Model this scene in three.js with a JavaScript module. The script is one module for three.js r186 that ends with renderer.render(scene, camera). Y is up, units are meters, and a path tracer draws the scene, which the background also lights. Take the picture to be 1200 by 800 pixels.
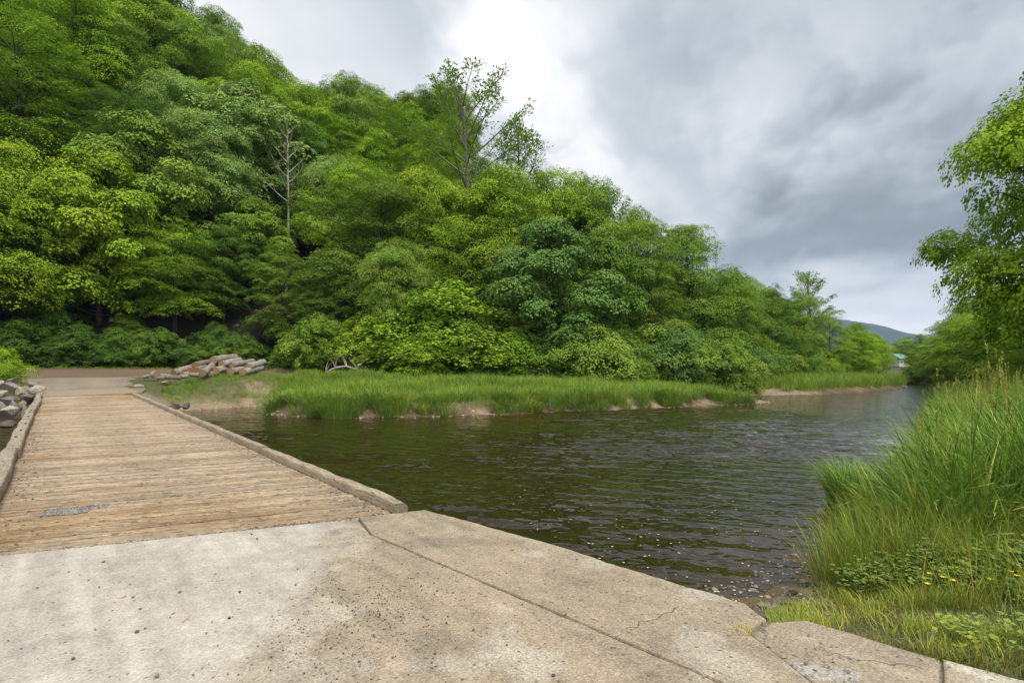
import * as THREE from 'three';
import { toCreasedNormals } from 'three/addons/utils/BufferGeometryUtils.js';

// ---------------------------------------------------------------- camera, sky, sun, exposure
const scene = new THREE.Scene();
const F = 620, HZ = 438, EYE = 2.0;                       // focal length and horizon row in the 1200 x 800 photograph, eye height over the river
const camera = new THREE.PerspectiveCamera(2 * Math.atan(400 / F) * 180 / Math.PI, 1.5, 0.1, 9000);
camera.position.set(0, EYE, 0);
camera.lookAt(0, EYE, -10);
camera.setViewOffset(1200, 800, 0, 400 - HZ, 1200, 800);
const renderer = new THREE.WebGLRenderer({ antialias: true });
renderer.toneMapping = THREE.LinearToneMapping;
renderer.toneMappingExposure = 2.0;
renderer.shadowMap.enabled = true;
const SKY_GAIN = 0.66;                                     // the sky's brightness, so that it comes out right at this exposure
const sun = new THREE.DirectionalLight(new THREE.Color(1, 0.965, 0.9), 1.5);
sun.position.set(30, 95, 25); sun.target.position.set(0, 0, -30);
sun.shadow.radius = 34; sun.castShadow = true;
sun.shadow.camera.left = -150; sun.shadow.camera.right = 150; sun.shadow.camera.top = 150; sun.shadow.camera.bottom = -150; sun.shadow.camera.far = 400;
sun.shadow.mapSize.set(4096, 4096);
scene.add(sun, sun.target);

// ---------------------------------------------------------------- small helpers
function rand(seed) { let s = (seed * 2654435761) >>> 0; return () => { s = (s + 0x6d2b79f5) | 0; let t = Math.imul(s ^ (s >>> 15), 1 | s); t = (t + Math.imul(t ^ (t >>> 7), 61 | t)) ^ t; return ((t ^ (t >>> 14)) >>> 0) / 4294967296; }; }
const clamp = (x, a = 0, b = 1) => x < a ? a : x > b ? b : x, lerp = (a, b, t) => a + (b - a) * t;
const smooth = (a, b, x) => { const t = clamp((x - a) / (b - a)); return t * t * (3 - 2 * t); };
function hash(x, y) { let h = (Math.imul(x, 374761393) + Math.imul(y, 668265263)) | 0; h = Math.imul(h ^ (h >>> 13), 1274126177); return ((h ^ (h >>> 16)) >>> 0) / 4294967296; }
function vnoise(x, y, px = 0, py = 0) {                    // value noise, optionally periodic
  const ix = Math.floor(x), iy = Math.floor(y), fx = x - ix, fy = y - iy, u = fx * fx * (3 - 2 * fx), v = fy * fy * (3 - 2 * fy);
  let x0 = ix, x1 = ix + 1, y0 = iy, y1 = iy + 1;
  if (px) { x0 = ((x0 % px) + px) % px; x1 = ((x1 % px) + px) % px; }
  if (py) { y0 = ((y0 % py) + py) % py; y1 = ((y1 % py) + py) % py; }
  const a = hash(x0, y0), b = hash(x1, y0), c = hash(x0, y1), d = hash(x1, y1);
  return a + (b - a) * u + (c - a) * v + (a - b - c + d) * u * v;
}
function fbm(x, y, n = 4, px = 0, py = 0) { let s = 0, a = 0.5, t = 0; for (let i = 0; i < n; i++) { s += a * vnoise(x + i * 17.3 * (px ? 0 : 1), y + i * 9.1 * (py ? 0 : 1), px, py); t += a; a *= 0.5; x *= 2; y *= 2; px *= 2; py *= 2; } return s / t; }
const at = (px, py, D) => new THREE.Vector3((px - 600) / F * D, EYE + (HZ - py) / F * D, -D);   // a point at a known distance
const taken = {};
function numbered(name) { if (!(name in taken)) { taken[name] = 0; return name; } taken[name]++; return name + '_' + String(taken[name]).padStart(3, '0'); }
function tag(o, label, category, group, kind) { if (label) o.userData.label = label; if (category) o.userData.category = category; if (group) o.userData.group = group; if (kind) o.userData.kind = kind; return o; }
function mesh(name, geo, mat, parent) { const m = new THREE.Mesh(geo, mat); m.name = parent === scene || !parent ? numbered(name) : name; m.castShadow = m.receiveShadow = true; if (parent !== null) (parent ?? scene).add(m); return m; }
function group(name, x = 0, y = 0, z = 0) { const g = new THREE.Group(); g.name = numbered(name); g.position.set(x, y, z); scene.add(g); return g; }
function texture(w, h, fn, srgb) {
  const d = new Uint8Array(w * h * 4);
  for (let y = 0; y < h; y++) for (let x = 0; x < w; x++) { const c = fn(x, y), o = (y * w + x) * 4; if (typeof c === 'number') d[o] = d[o + 1] = d[o + 2] = clamp(c) * 255; else { d[o] = clamp(c[0]) * 255; d[o + 1] = clamp(c[1]) * 255; d[o + 2] = clamp(c[2]) * 255; } d[o + 3] = 255; }
  const t = new THREE.DataTexture(d, w, h); t.wrapS = t.wrapT = THREE.RepeatWrapping; t.magFilter = THREE.LinearFilter; t.minFilter = THREE.LinearMipmapLinearFilter; t.generateMipmaps = true; t.anisotropy = 8; if (srgb) t.colorSpace = THREE.SRGBColorSpace; t.needsUpdate = true; return t;
}
const lin = (r, g, b) => new THREE.Color().setRGB(r, g, b);
const V = (x, y, z) => new THREE.Vector3(x, y, z);

// ---------------------------------------------------------------- the overcast sky
{
  const W = 2048, H = 1024, data = new Float32Array(W * H * 4), deg = 180 / Math.PI;
  const blobs = [ // photograph column and row, half widths in degrees, change of brightness
    [250, 25, 12, 9, 0.22], [400, 40, 6, 7, -0.04], [550, 50, 7, 5, 0.3], [520, 150, 9, 6, 0.24], [690, 235, 9, 5, 0.2], [625, 150, 5, 6, 0.2],
    [745, 120, 8, 8, -0.07], [640, -40, 8, 6, 0.1], [880, 60, 14, 7, 0.04], [1020, 215, 17, 7, -0.09], [1010, 275, 16, 4.2, -0.15], [1130, 205, 10, 8, -0.1], [860, 300, 8, 3, -0.1], [930, 120, 7, 4, 0.06],
    [1080, 330, 14, 3.0, 0.16], [1000, 372, 18, 2.0, 0.12], [1090, 384, 8, 1.1, 0.22], [1130, 355, 6, 1.2, -0.06]].map(([px, py, a, b, v]) => [Math.atan((px - 600) / F) * deg, Math.atan((HZ - py) / Math.hypot(F, px - 600)) * deg, a, b, v]);
  for (let r = 0; r < H; r++) {
    const up = ((r + 0.5) / H - 0.5) * Math.PI, y = Math.sin(up), el = up * deg;
    for (let c = 0; c < W; c++) {
      const round = ((c + 0.5) / W - 0.5) * 2 * Math.PI, x = Math.cos(round) * Math.cos(up), z = Math.sin(round) * Math.cos(up);
      const k = 1 / (Math.max(y, 0) + 0.16), qx = x * k * 1.3, qz = z * k * 1.3;
      const n1 = fbm(qx * 1.1 + 3.1, qz * 1.1 + 7.7, 5) - 0.5, n2 = fbm(qx * 1.3 + 41, qz * 1.3 + 13, 5) - 0.5, n3 = fbm(qx * 4.5 + 5, qz * 4.5 + 91, 5) - 0.5, n5 = fbm(x * 8 + y * 6 + 30, z * 8 - y * 9 + 11, 5) - 0.5, n6 = fbm(x * 8 - y * 7 + 80, z * 8 + y * 5 + 57, 5) - 0.5;
      const n7 = fbm(x * 22 + y * 15 + n5 * 5, z * 22 - y * 24 + n6 * 5, 5) - 0.5; let az = Math.atan2(x, -z) * deg; const n4 = fbm(qx * 2.3 + n2 * 1.6 + 60, qz * 2.3 + n1 * 1.6 + 22, 6) - 0.5, wa = az + n1 * 14 + n4 * 14 + n3 * 5 + n5 * 17 + n7 * 4, we = el + (n2 * 12 + n4 * 6) * smooth(-2, 25, el) + (n6 * 15 + n7 * 4) * smooth(2, 14, el);
      let b = 0.53 + n7 * 0.09 * smooth(0, 8, el) + 0.55 * smooth(38, 90, el) + n1 * 0.18 + n4 * 0.2 + n3 * 0.06 + (n5 + n6) * 0.1 * smooth(0, 10, el);
      for (const [ba, be, wx, wy, v] of blobs) { const da = (wa - ba) / wx, de = (we - be) / wy, q = da * da + de * de; if (q < 9) b += v * Math.exp(-q * 0.8); }
      b = b < 0.42 ? 0.42 - 0.16 * Math.tanh((0.42 - b) / 0.16) : b; if (b > 0.7 && el < 50) b = lerp(0.7 + 0.16 * Math.tanh((b - 0.7) / 0.16), b, smooth(36, 50, el));
      const t = smooth(0.3, 0.85, b), o = (r * W + c) * 4;
      data[o] = b * lerp(0.85, 0.99, t) * SKY_GAIN; data[o + 1] = b * lerp(0.955, 1.0, t) * SKY_GAIN; data[o + 2] = b * lerp(1.07, 1.015, t) * SKY_GAIN; data[o + 3] = 1;
    }
  }
  const t = new THREE.DataTexture(data, W, H, THREE.RGBAFormat, THREE.FloatType); t.mapping = THREE.EquirectangularReflectionMapping; t.magFilter = t.minFilter = THREE.LinearFilter; t.needsUpdate = true;
  scene.background = t; scene.environment = t;
}

// ---------------------------------------------------------------- the lie of the land: river outline, hill foot, heights. Points are (x, distance in front of the camera)
const farShore = [[-120, -14], [-60, 9], [-40, 17.5], [-29, 22.5], [-24.5, 24.3], [-19.2, 26.2], [-17.6, 28.8], [-15.9, 32.6], [-14.2, 31.6], [-12.6, 27.5], [-11.2, 25.2], [-8.4, 23.9], [-4.8, 24.7], [-1.7, 25.7], [3.6, 28.1], [8, 30.8], [12.4, 33.2], [17.4, 36.2], [18.5, 38], [16.5, 42], [19, 46.5], [23.5, 48.6], [30, 51.5], [35.5, 56], [44, 64], [54, 73], [64, 86], [62, 105], [44, 140], [20, 190]];
const nearShore = [[45, 200], [58, 150], [72, 118], [78, 100], [73, 84], [66, 76], [50, 60], [34, 42], [22, 28], [14, 18], [9.6, 12.5], [7.4, 9.6], [5.55, 7.35], [4.2, 6.4], [3.55, 5.8], [3.0, 5.15], [2.3, 4.6], [1.6, 4.3], [-0.4, 4.6], [-3.2, 3.8], [-6.5, 2.4], [-14, -2], [-40, -14], [-110, -40]];
const riverPoly = [...farShore, ...nearShore];
const foot = [[-150, -4], [-90, 17], [-38, 40.6], [-21, 47.5], [-8, 43.5], [4, 42], [12, 45], [19, 52], [29, 62], [44, 78], [56, 94], [56, 118], [34, 160], [10, 210]];
const hillPoly = [...foot, [10, 900], [-900, 900], [-900, -400], [-150, -400]];
function segDist(pts, x, D, closed) { let best = 1e9, bx = 0; const n = pts.length; for (let i = 0; i < n - (closed ? 0 : 1); i++) { const a = pts[i], b = pts[(i + 1) % n], ex = b[0] - a[0], eD = b[1] - a[1], t = clamp(((x - a[0]) * ex + (D - a[1]) * eD) / (ex * ex + eD * eD)), dx = x - a[0] - t * ex, dD = D - a[1] - t * eD, q = dx * dx + dD * dD; if (q < best) { best = q; bx = a[0] + t * ex; } } return [Math.sqrt(best), bx]; }
function inside(pts, x, D) { let c = false; for (let i = 0, j = pts.length - 1; i < pts.length; j = i++) { const a = pts[i], b = pts[j]; if ((a[1] > D) !== (b[1] > D) && x < (b[0] - a[0]) * (D - a[1]) / (b[1] - a[1]) + a[0]) c = !c; } return c; }
const ramp = (x, pts) => { if (x <= pts[0][0]) return pts[0][1]; for (let i = 1; i < pts.length; i++) if (x < pts[i][0]) return lerp(pts[i - 1][1], pts[i][1], (x - pts[i - 1][0]) / (pts[i][0] - pts[i - 1][0])); return pts[pts.length - 1][1]; };
const lane = [[-22.0, 27.0], [-25.0, 30.6], [-27.6, 33.6], [-29.6, 36.2]];       // the gravel lane leaving the bridge
const track = [[-92, 12], [-60, 25.5], [-40, 35], [-31, 39], [-22, 42.6], [-14, 42.6], [-6, 40]];  // the track along the foot of the hill
function land(x, D) {                                                            // { h: height, river: metres inside the river or -1, far: on the far side, shore: metres from the shore, hill: metres up from the hill's foot or -1 }
  const wob = (vnoise(x * 0.9 + 50, D * 0.9) - 0.5) * 0.7 * smooth(0, 8, Math.abs(D - 5) + Math.abs(x - 2)), sd = segDist(riverPoly, x, D, true)[0], inR = inside(riverPoly, x, D);
  const s = (inR ? -sd : sd) + wob, far = segDist(farShore, x, D)[0] < segDist(nearShore, x, D)[0];
  const [fd, fx] = segDist(foot, x, D), hill = inside(hillPoly, x, D) ? fd : -1;
  const bumps = (fbm(x * 0.35, D * 0.35, 4) - 0.5);
  let h;
  if (s < 0) h = -0.75 * smooth(0, far ? 3 : 4.5, -s) + bumps * 0.18 * smooth(0, 1, -s);
  else if (far) {
    const sandy = Math.exp(-((x + 16.6) ** 2 + (D - 30) ** 2) / 14) + Math.exp(-((x - 17) ** 2 + (D - 36.5) ** 2) / 16) + Math.exp(-((x - 26) ** 2 + (D - 49) ** 2) / 30), k = clamp(sandy);
    h = lerp(0.62 * smooth(0.05, 0.9, s) + 0.35 * smooth(1, 5, s), 0.16 * smooth(0, 2, s) + 0.6 * smooth(2, 6, s), k) + bumps * 0.25 * smooth(0.2, 2, s);
    { const q = Math.exp(-((x + 20.5) ** 2 / 22 + (D - 37) ** 2 / 12)); h = Math.max(h, lerp(h, 1.72, clamp(q * 1.5) * smooth(0.8, 3, s))); }
    const back = clamp(1 - fd / 13);
    if (x < 6) h = Math.max(h, lerp(h, lerp(2.3, 1.2, smooth(-16, 4, x)), smooth(0, 0.75, hill >= 0 ? 1 : back)));
  } else h = 0.04 + 0.28 * smooth(0, 1.2, s) + 0.62 * smooth(0.8, 4.5, s) + 0.5 * smooth(5, 14, s) + bumps * 0.14 * smooth(0.2, 2, s);
  if (hill >= 0) {
    const sl = ramp(fx, [[-60, 1.4], [-38, 1.42], [-22, 1.12], [-14, 0.62], [-6, 0.36], [6, 0.3], [18, 0.27], [40, 0.2], [60, 0.12]]), top = ramp(fx, [[-60, 85], [-30, 66], [0, 32], [30, 18], [60, 9]]);
    h += top * (1 - Math.exp(-hill * hill / (hill + 4) * 1.12 * sl / top)) + (fbm(x * 0.09, D * 0.09, 3) - 0.5) * 3 * smooth(0, 12, hill);
  }
  if (!far && s > 20) h += smooth(20, 160, s) * 7;
  const ld = segDist(lane, x, D)[0];
  if (far && s > -2.5 && ld < 5) { const t = clamp((D - 27) / 9.5); h = lerp(h, lerp(0.84, 1.78, t), 1 - smooth(2.2, 4.5, ld)); }
  const td = segDist(track, x, D)[0];
  if (td < 5 && s > 0) h = lerp(h, 2.05 + 0.14 * clamp(4 - fd, -2.6, 2.6) - 0.4 * smooth(-22, -8, x), 1 - smooth(2.6, 5, td));
  if (x < 6 && D < 6.4 && s > -1.2 && !far) { const e = (x + 1.06) * 0.694 + (D - 6.24) * 0.72; if (e < 0.12) h = Math.min(h, 0.18); }   // under the concrete
  if (x < -0.8 && D < 7 && !far && (x + 1.06) * 0.694 + (D - 6.24) * 0.72 < 0) h = Math.min(h, 0.05);
  return { h, river: s < 0 ? -s : -1, far, shore: s, hill };
}
const G = (x, D) => land(x, D).h;

// textures shared by soils and stone
const grit = texture(512, 512, (x, y) => { const a = fbm(x / 8, y / 8, 4, 64, 64), b = vnoise(x / 2, y / 2, 256, 256); const v = 0.62 + (a - 0.5) * 0.6 + (b - 0.5) * 0.35; return [v, v * 0.99, v * 0.97]; }, false);
const gritBump = texture(512, 512, (x, y) => fbm(x / 6, y / 6, 4, 512 / 6 | 0, 512 / 6 | 0) * 0.6 + vnoise(x / 2, y / 2, 256, 256) * 0.4, false);
function stretch(a, b, n, near, power) { const o = []; for (let i = 0; i <= n; i++) { const t = i / n * 2 - 1, q = Math.sign(t) * Math.pow(Math.abs(t), power); o.push(near + (q < 0 ? (near - a) * q : (b - near) * q)); } return o; }
const soilMat = new THREE.MeshStandardMaterial({ vertexColors: true, roughness: 1, map: grit, bumpMap: gritBump, bumpScale: 0.03 });
{ // ground: one sheet from the river bed to the hills
  const xs = [], Ds = [];
  for (let x = -420; x < -45; x += 25) xs.push(x); for (let x = -45; x < -24; x += 0.9) xs.push(x); for (let x = -24; x < 22; x += 0.27) xs.push(x); for (let x = 22; x < 90; x += 1.1) xs.push(x); for (let x = 90; x <= 700; x += 30) xs.push(x);
  for (let D = -160; D < -2; D += 14) Ds.push(D); for (let D = -2; D < 52; D += 0.27) Ds.push(D); for (let D = 52; D < 110; D += 1.2) Ds.push(D); for (let D = 110; D <= 900; D += 25) Ds.push(D);
  const nx = xs.length, nD = Ds.length, pos = new Float32Array(nx * nD * 3), col = new Float32Array(nx * nD * 3), uv = new Float32Array(nx * nD * 2), idx = [];
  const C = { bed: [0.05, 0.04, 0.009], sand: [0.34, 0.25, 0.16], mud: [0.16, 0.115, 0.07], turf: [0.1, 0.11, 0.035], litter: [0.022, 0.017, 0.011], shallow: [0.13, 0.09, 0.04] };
  for (let j = 0; j < nD; j++) for (let i = 0; i < nx; i++) {
    const x = xs[i], D = Ds[j], L = land(x, D), o = j * nx + i, n = fbm(x * 0.8 + 9, D * 0.8, 4), n2 = fbm(x * 3 + 70, D * 3, 3);
    pos.set([x, L.h, -D], o * 3); uv.set([x / 1.7, D / 1.7], o * 2);
    let c = C.turf; const mix = (a, b, t) => a.map((v, k) => lerp(v, b[k], clamp(t)));
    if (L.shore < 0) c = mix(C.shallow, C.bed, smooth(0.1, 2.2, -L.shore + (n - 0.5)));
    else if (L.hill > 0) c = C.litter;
    else if (L.far) { c = mix(C.sand, C.mud, smooth(0.3, 0.6, n)); c = mix(c, C.turf, smooth(1.2, 3.2, L.shore + (n - 0.5) * 3)); const sandy = Math.exp(-((x + 16.6) ** 2 + (D - 30) ** 2) / 5) + Math.exp(-((x - 17) ** 2 + (D - 36.5) ** 2) / 16) + Math.exp(-((x - 26) ** 2 + (D - 49) ** 2) / 30); c = mix(c, C.sand, sandy * 1.6); }
    else { c = mix(C.sand, C.mud, smooth(0.35, 0.6, n)); c = mix(c, C.turf, smooth(0.5, 1.5, L.shore + (n - 0.5) * 1.5)); c = mix(c, [0.24, 0.19, 0.1], smooth(0.55, 0.75, n2) * 0.6); }
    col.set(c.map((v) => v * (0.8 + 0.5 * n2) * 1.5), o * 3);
  }
  for (let j = 0; j < nD - 1; j++) for (let i = 0; i < nx - 1; i++) { const a = j * nx + i, b = a + 1, c = a + nx, d = c + 1; idx.push(a, b, c, b, d, c); }
  const g = new THREE.BufferGeometry(); g.setAttribute('position', new THREE.BufferAttribute(pos, 3)); g.setAttribute('color', new THREE.BufferAttribute(col, 3)); g.setAttribute('uv', new THREE.BufferAttribute(uv, 2)); g.setIndex(idx); g.computeVertexNormals();
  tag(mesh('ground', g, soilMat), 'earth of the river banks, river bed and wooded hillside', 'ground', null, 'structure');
}
// gravel lane and track: ribbons laid a little above the ground
const gravelMat = new THREE.MeshStandardMaterial({ vertexColors: true, roughness: 1, map: grit, bumpMap: gritBump, bumpScale: 0.02 });
function ribbon(name, pts, half, lift, tone, label, from = 0) {
  const curve = new THREE.CatmullRomCurve3(pts.map(([x, D]) => V(x, 0, -D))), N = 90, M = 14, pos = [], col = [], uv = [], idx = [];
  for (let i = 0; i <= N; i++) {
    const p = curve.getPointAt(lerp(from, 1, i / N)), t = curve.getTangentAt(lerp(from, 1, i / N));
    for (let j = 0; j <= M; j++) {
      const hw = half(i / N) + (vnoise(i * 0.35, j > M / 2 ? 3 : 9) - 0.5) * 0.8, s = (j / M * 2 - 1) * hw, x = p.x - t.z * s, z = p.z + t.x * s, D = -z, n = fbm(x * 1.3, D * 1.3, 4), wheel = Math.exp(-((Math.abs(s) - 0.85) ** 2) / 0.12);
      pos.push(x, G(x, D) + lift - (j === 0 || j === M ? 0.06 : 0), z); uv.push(x / 1.3, D / 1.3);
      const v = 0.75 + n * 0.5 + wheel * 0.12; col.push(tone[0] * v, tone[1] * v, tone[2] * v);
      if (i < N && j < M) { const a = i * (M + 1) + j; idx.push(a, a + M + 1, a + 1, a + 1, a + M + 1, a + M + 2); }
    }
  }
  const g = new THREE.BufferGeometry(); g.setAttribute('position', new THREE.Float32BufferAttribute(pos, 3)); g.setAttribute('color', new THREE.Float32BufferAttribute(col, 3)); g.setAttribute('uv', new THREE.Float32BufferAttribute(uv, 2)); g.setIndex(idx); g.computeVertexNormals();
  if (g.attributes.normal.getY(40) < 0) { const ix = g.index.array; for (let k = 0; k < ix.length; k += 3) { const q = ix[k]; ix[k] = ix[k + 1]; ix[k + 1] = q; } g.computeVertexNormals(); }
  return tag(mesh(name, g, gravelMat), label, 'road', null, 'structure');
}
ribbon('dirt_track', track, () => 2.6, 0.03, [0.3, 0.2, 0.13], 'brown dirt track along the foot of the wooded hill');
ribbon('gravel_lane', lane, (t) => 2.0 + 1.6 * t * t, 0.05, [0.46, 0.375, 0.28], 'pale gravel lane climbing from the plank bridge', 0.0);

// ---------------------------------------------------------------- river
{
  const waves = [], r = rand(77);                       // a directional spread of ripples: [kx, kD, amplitude, phase]
  const add = (n, lo, hi, amp, dir, spread) => { for (let i = 0; i < n; i++) { const L = lo * Math.pow(hi / lo, r()), a = dir + (r() + r() + r() - 1.5) * spread, k = 2 * Math.PI / L; waves.push([Math.cos(a) * k, Math.sin(a) * k, amp * L / Math.sqrt(n), r() * 6.28]); } };
  add(14, 0.5, 1.3, 0.0135, 1.4, 0.4); add(24, 0.16, 0.5, 0.0145, 1.35, 0.8);
  const height = (x, D) => { let h = 0; for (const [a, b, A, p] of waves) h += A * Math.sin(a * x + b * D + p); return h; };
  const xs = [], Ds = [];
  for (let x = -90; x < -26; x += 2) xs.push(x); for (let x = -26; x < -9; x += 0.3) xs.push(x); for (let x = -9; x < 9; x += 0.07) xs.push(x); for (let x = 9; x < 24; x += 0.25) xs.push(x); for (let x = 24; x <= 90; x += 1.5) xs.push(x);
  for (let D = -30; D < 3; D += 2) Ds.push(D); for (let D = 3.4; D < 15; D += 0.06) Ds.push(D); for (let D = 15; D < 32; D += 0.11) Ds.push(D); for (let D = 32; D < 60; D += 0.5) Ds.push(D); for (let D = 60; D <= 200; D += 4) Ds.push(D);
  const nx = xs.length, nD = Ds.length, pos = new Float32Array(nx * nD * 3), uv = new Float32Array(nx * nD * 2), idx = [];
  for (let j = 0; j < nD; j++) for (let i = 0; i < nx; i++) {
    const x = xs[i], D = Ds[j], o = j * nx + i, calm = lerp(0.25, 1.9, smooth(0.25, 0.75, fbm(x * 0.2 + 4, D * 0.2, 3))) * lerp(0.75, 1.7, smooth(6, 12, D - x * 0.6)) * (1 - 0.6 * smooth(3.5, 0.5, Math.hypot(x - 2.8, D - 5.4))), on = smooth(3, 4, D) * smooth(34, 26, D) * smooth(-16, -10, x) * smooth(16, 10, x);
    const wx = (fbm(x * 0.5, D * 0.5, 2) - 0.5) * 1.3, wD = (fbm(x * 0.5 + 31, D * 0.5 + 8, 2) - 0.5) * 1.3;
    pos.set([x, on > 0 ? height(x + wx, D + wD) * calm * on : 0, -D], o * 3); uv.set([x / 7, D / 7], o * 2);
  }
  for (let j = 0; j < nD - 1; j++) for (let i = 0; i < nx - 1; i++) { const x = (xs[i] + xs[i + 1]) / 2, D = (Ds[j] + Ds[j + 1]) / 2; const s = segDist(riverPoly, x, D, true)[0]; if (!inside(riverPoly, x, D) && s > 2.2) continue; const a = j * nx + i, b = a + 1, c = a + nx, d = c + 1; idx.push(a, b, c, b, d, c); }
  const g = new THREE.BufferGeometry(); g.setAttribute('position', new THREE.BufferAttribute(pos, 3)); g.setAttribute('uv', new THREE.BufferAttribute(uv, 2)); g.setIndex(idx); g.computeVertexNormals();
  const N = 1024, ws = []; const q = rand(5); for (let i = 0; i < 90; i++) { const L = 0.09 * Math.pow(9, q()), a = 1.25 + (q() + q() + q() - 1.5) * 1.1, k = 7 / L; ws.push([Math.round(Math.cos(a) * k), Math.round(Math.sin(a) * k), Math.pow(L, 0.95), q() * 6.28]); }
  const hf = new Float32Array(N * N); let m = 0; const sx = [], TWO = 2 * Math.PI / N;
  for (const [a, b, A, p] of ws) for (let y = 0; y < N; y++) for (let x = 0; x < N; x++) hf[y * N + x] += A * Math.sin((a * x + b * y) * TWO + p);
  for (const v of hf) m = Math.max(m, Math.abs(v));
  const ripple = texture(N, N, (x, y) => 0.5 + 0.5 * hf[y * N + x] / m * (0.55 + 0.9 * fbm(x / 128, y / 128, 3, 8, 8)), false);
  const water = new THREE.MeshPhysicalMaterial({ color: lin(0.5, 0.44, 0.22), roughness: 0.04, metalness: 0, ior: 1.33, transmission: 0.98, thickness: 0, bumpMap: ripple, bumpScale: 0.055, specularIntensity: 1 });
  tag(mesh('river_water', g, water), 'dark rippled river water', 'river', null, 'structure');
}

// ---------------------------------------------------------------- concrete approach
const SLAB = 0.4;
const slabBump = texture(1024, 1024, (x, y) => { const a = fbm(x / 32, y / 32, 4, 32, 32), b = vnoise(x / 3, y / 3, 341, 341), c = vnoise(x / 7, y / 7, 146, 146); return 0.5 + (a - 0.5) * 0.5 + (b - 0.5) * 0.3 - smooth(0.8, 0.95, c) * 0.35; }, false);
const slabMap = texture(2048, 2048, (u, v) => {            // 9 m square from (-6, -1) : weathered cement, pale wash on the left, tan aggregate on the right
  const x = -6 + 9 * u / 2048, D = -1 + 9 * v / 2048, n = fbm(x * 1.2 + 5, D * 1.2, 5), f = fbm(x * 9, D * 9, 4), s = hash(u >> 1, v >> 1), s2 = hash((u / 3) | 0, (v / 3) | 0), st = fbm((x + D) * 1.2, (x - D) * 7, 4);
  const edge = x - (-1.35 + (5.3 - D) * 0.13 + (n - 0.5) * 1.5 + (f - 0.5) * 0.3), wash = 1 - smooth(-0.35, 0.35, edge);
  let c = [0.635, 0.575, 0.485].map((q, k) => lerp(q, [0.74, 0.705, 0.65][k], wash));
  const far = smooth(1.0, 2.2, x), third = smooth(2.35, 2.5, x + (f - 0.5) * 0.1); c = c.map((q, k) => lerp(q, [0.64, 0.585, 0.5][k], far * 0.8)); c = c.map((q, k) => lerp(q, [0.82, 0.79, 0.72][k], third * 0.8));
  let m = 1 + (n - 0.5) * 0.1 + (f - 0.5) * 0.16 + (fbm((x * 0.653 - D * 0.757) * 1.1 + 9, (x * 0.757 + D * 0.653) * 9, 4) - 0.5) * 0.2 + (s - 0.5) * lerp(0.26, 0.12, wash) + (s2 - 0.5) * 0.12;
  m *= 1 - 0.1 * smooth(0.6, 0.78, fbm(x * 2.2 + 40, D * 2.2 + 3, 4)) * (1 - 0.5 * wash);
  if (hash((u / 4) | 0, ((v / 4) | 0) + 999) > lerp(0.985, 0.997, wash)) m *= 0.72;
  const pale = smooth(0.62, 0.74, fbm(x * 1.7 + 11, D * 1.7 + 60, 5)); c = c.map((q, k) => lerp(q, [0.78, 0.75, 0.7][k], pale * 0.45 * (1 - wash))); const spot = 1 - smooth(0.7, 1.0, Math.hypot((x - 1.68 + (D - 2.86) * 0.6) / 0.22, (D - 2.86) / 0.1) + (f - 0.5) * 0.8); c = c.map((q, k) => lerp(q, [0.72, 0.7, 0.67][k], spot * 0.6));
  const orange = smooth(0.87, 0.9, fbm(x * 9 + 3, D * 9 + 77, 3)); c = [lerp(c[0], 0.72, orange * 0.7), lerp(c[1], 0.47, orange * 0.7), lerp(c[2], 0.25, orange * 0.7)];
  for (const [ax, aD, bx, bD, w] of [[0.72, 3.3, 1.15, 3.62, 0.004], [-3.4, 3.2, -2.5, 2.2, 0.003], [1.8, 3.05, 2.25, 2.9, 0.004]]) { const ex = bx - ax, eD = bD - aD, t = ((x - ax) * ex + (D - aD) * eD) / (ex * ex + eD * eD); if (t > 0 && t < 1) { const off = Math.abs((x - ax) * eD - (D - aD) * ex) / Math.hypot(ex, eD) , wig = (fbm(t * 9 + ax, 3, 4) - 0.5) * 0.07; const d = Math.abs(((x - ax) * eD - (D - aD) * ex) / Math.hypot(ex, eD) - wig); m *= 1 - 0.32 * (1 - smooth(w * 0.5, w * 2, d)); } }
  return c.map((q) => q * m);
}, true);
slabMap.wrapS = slabMap.wrapT = THREE.MirroredRepeatWrapping; slabMap.repeat.set(1 / 9, 1 / 9); slabMap.offset.set(6 / 9, 1 / 9);
slabBump.repeat.set(1 / 1.6, 1 / 1.6);
const concrete = new THREE.MeshStandardMaterial({ map: slabMap, bumpMap: slabBump, bumpScale: 0.006, roughness: 0.95 });
const approach = tag(group('concrete_approach'), 'worn concrete approach slabs at the end of the plank bridge', 'pavement', null, 'structure');
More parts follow.
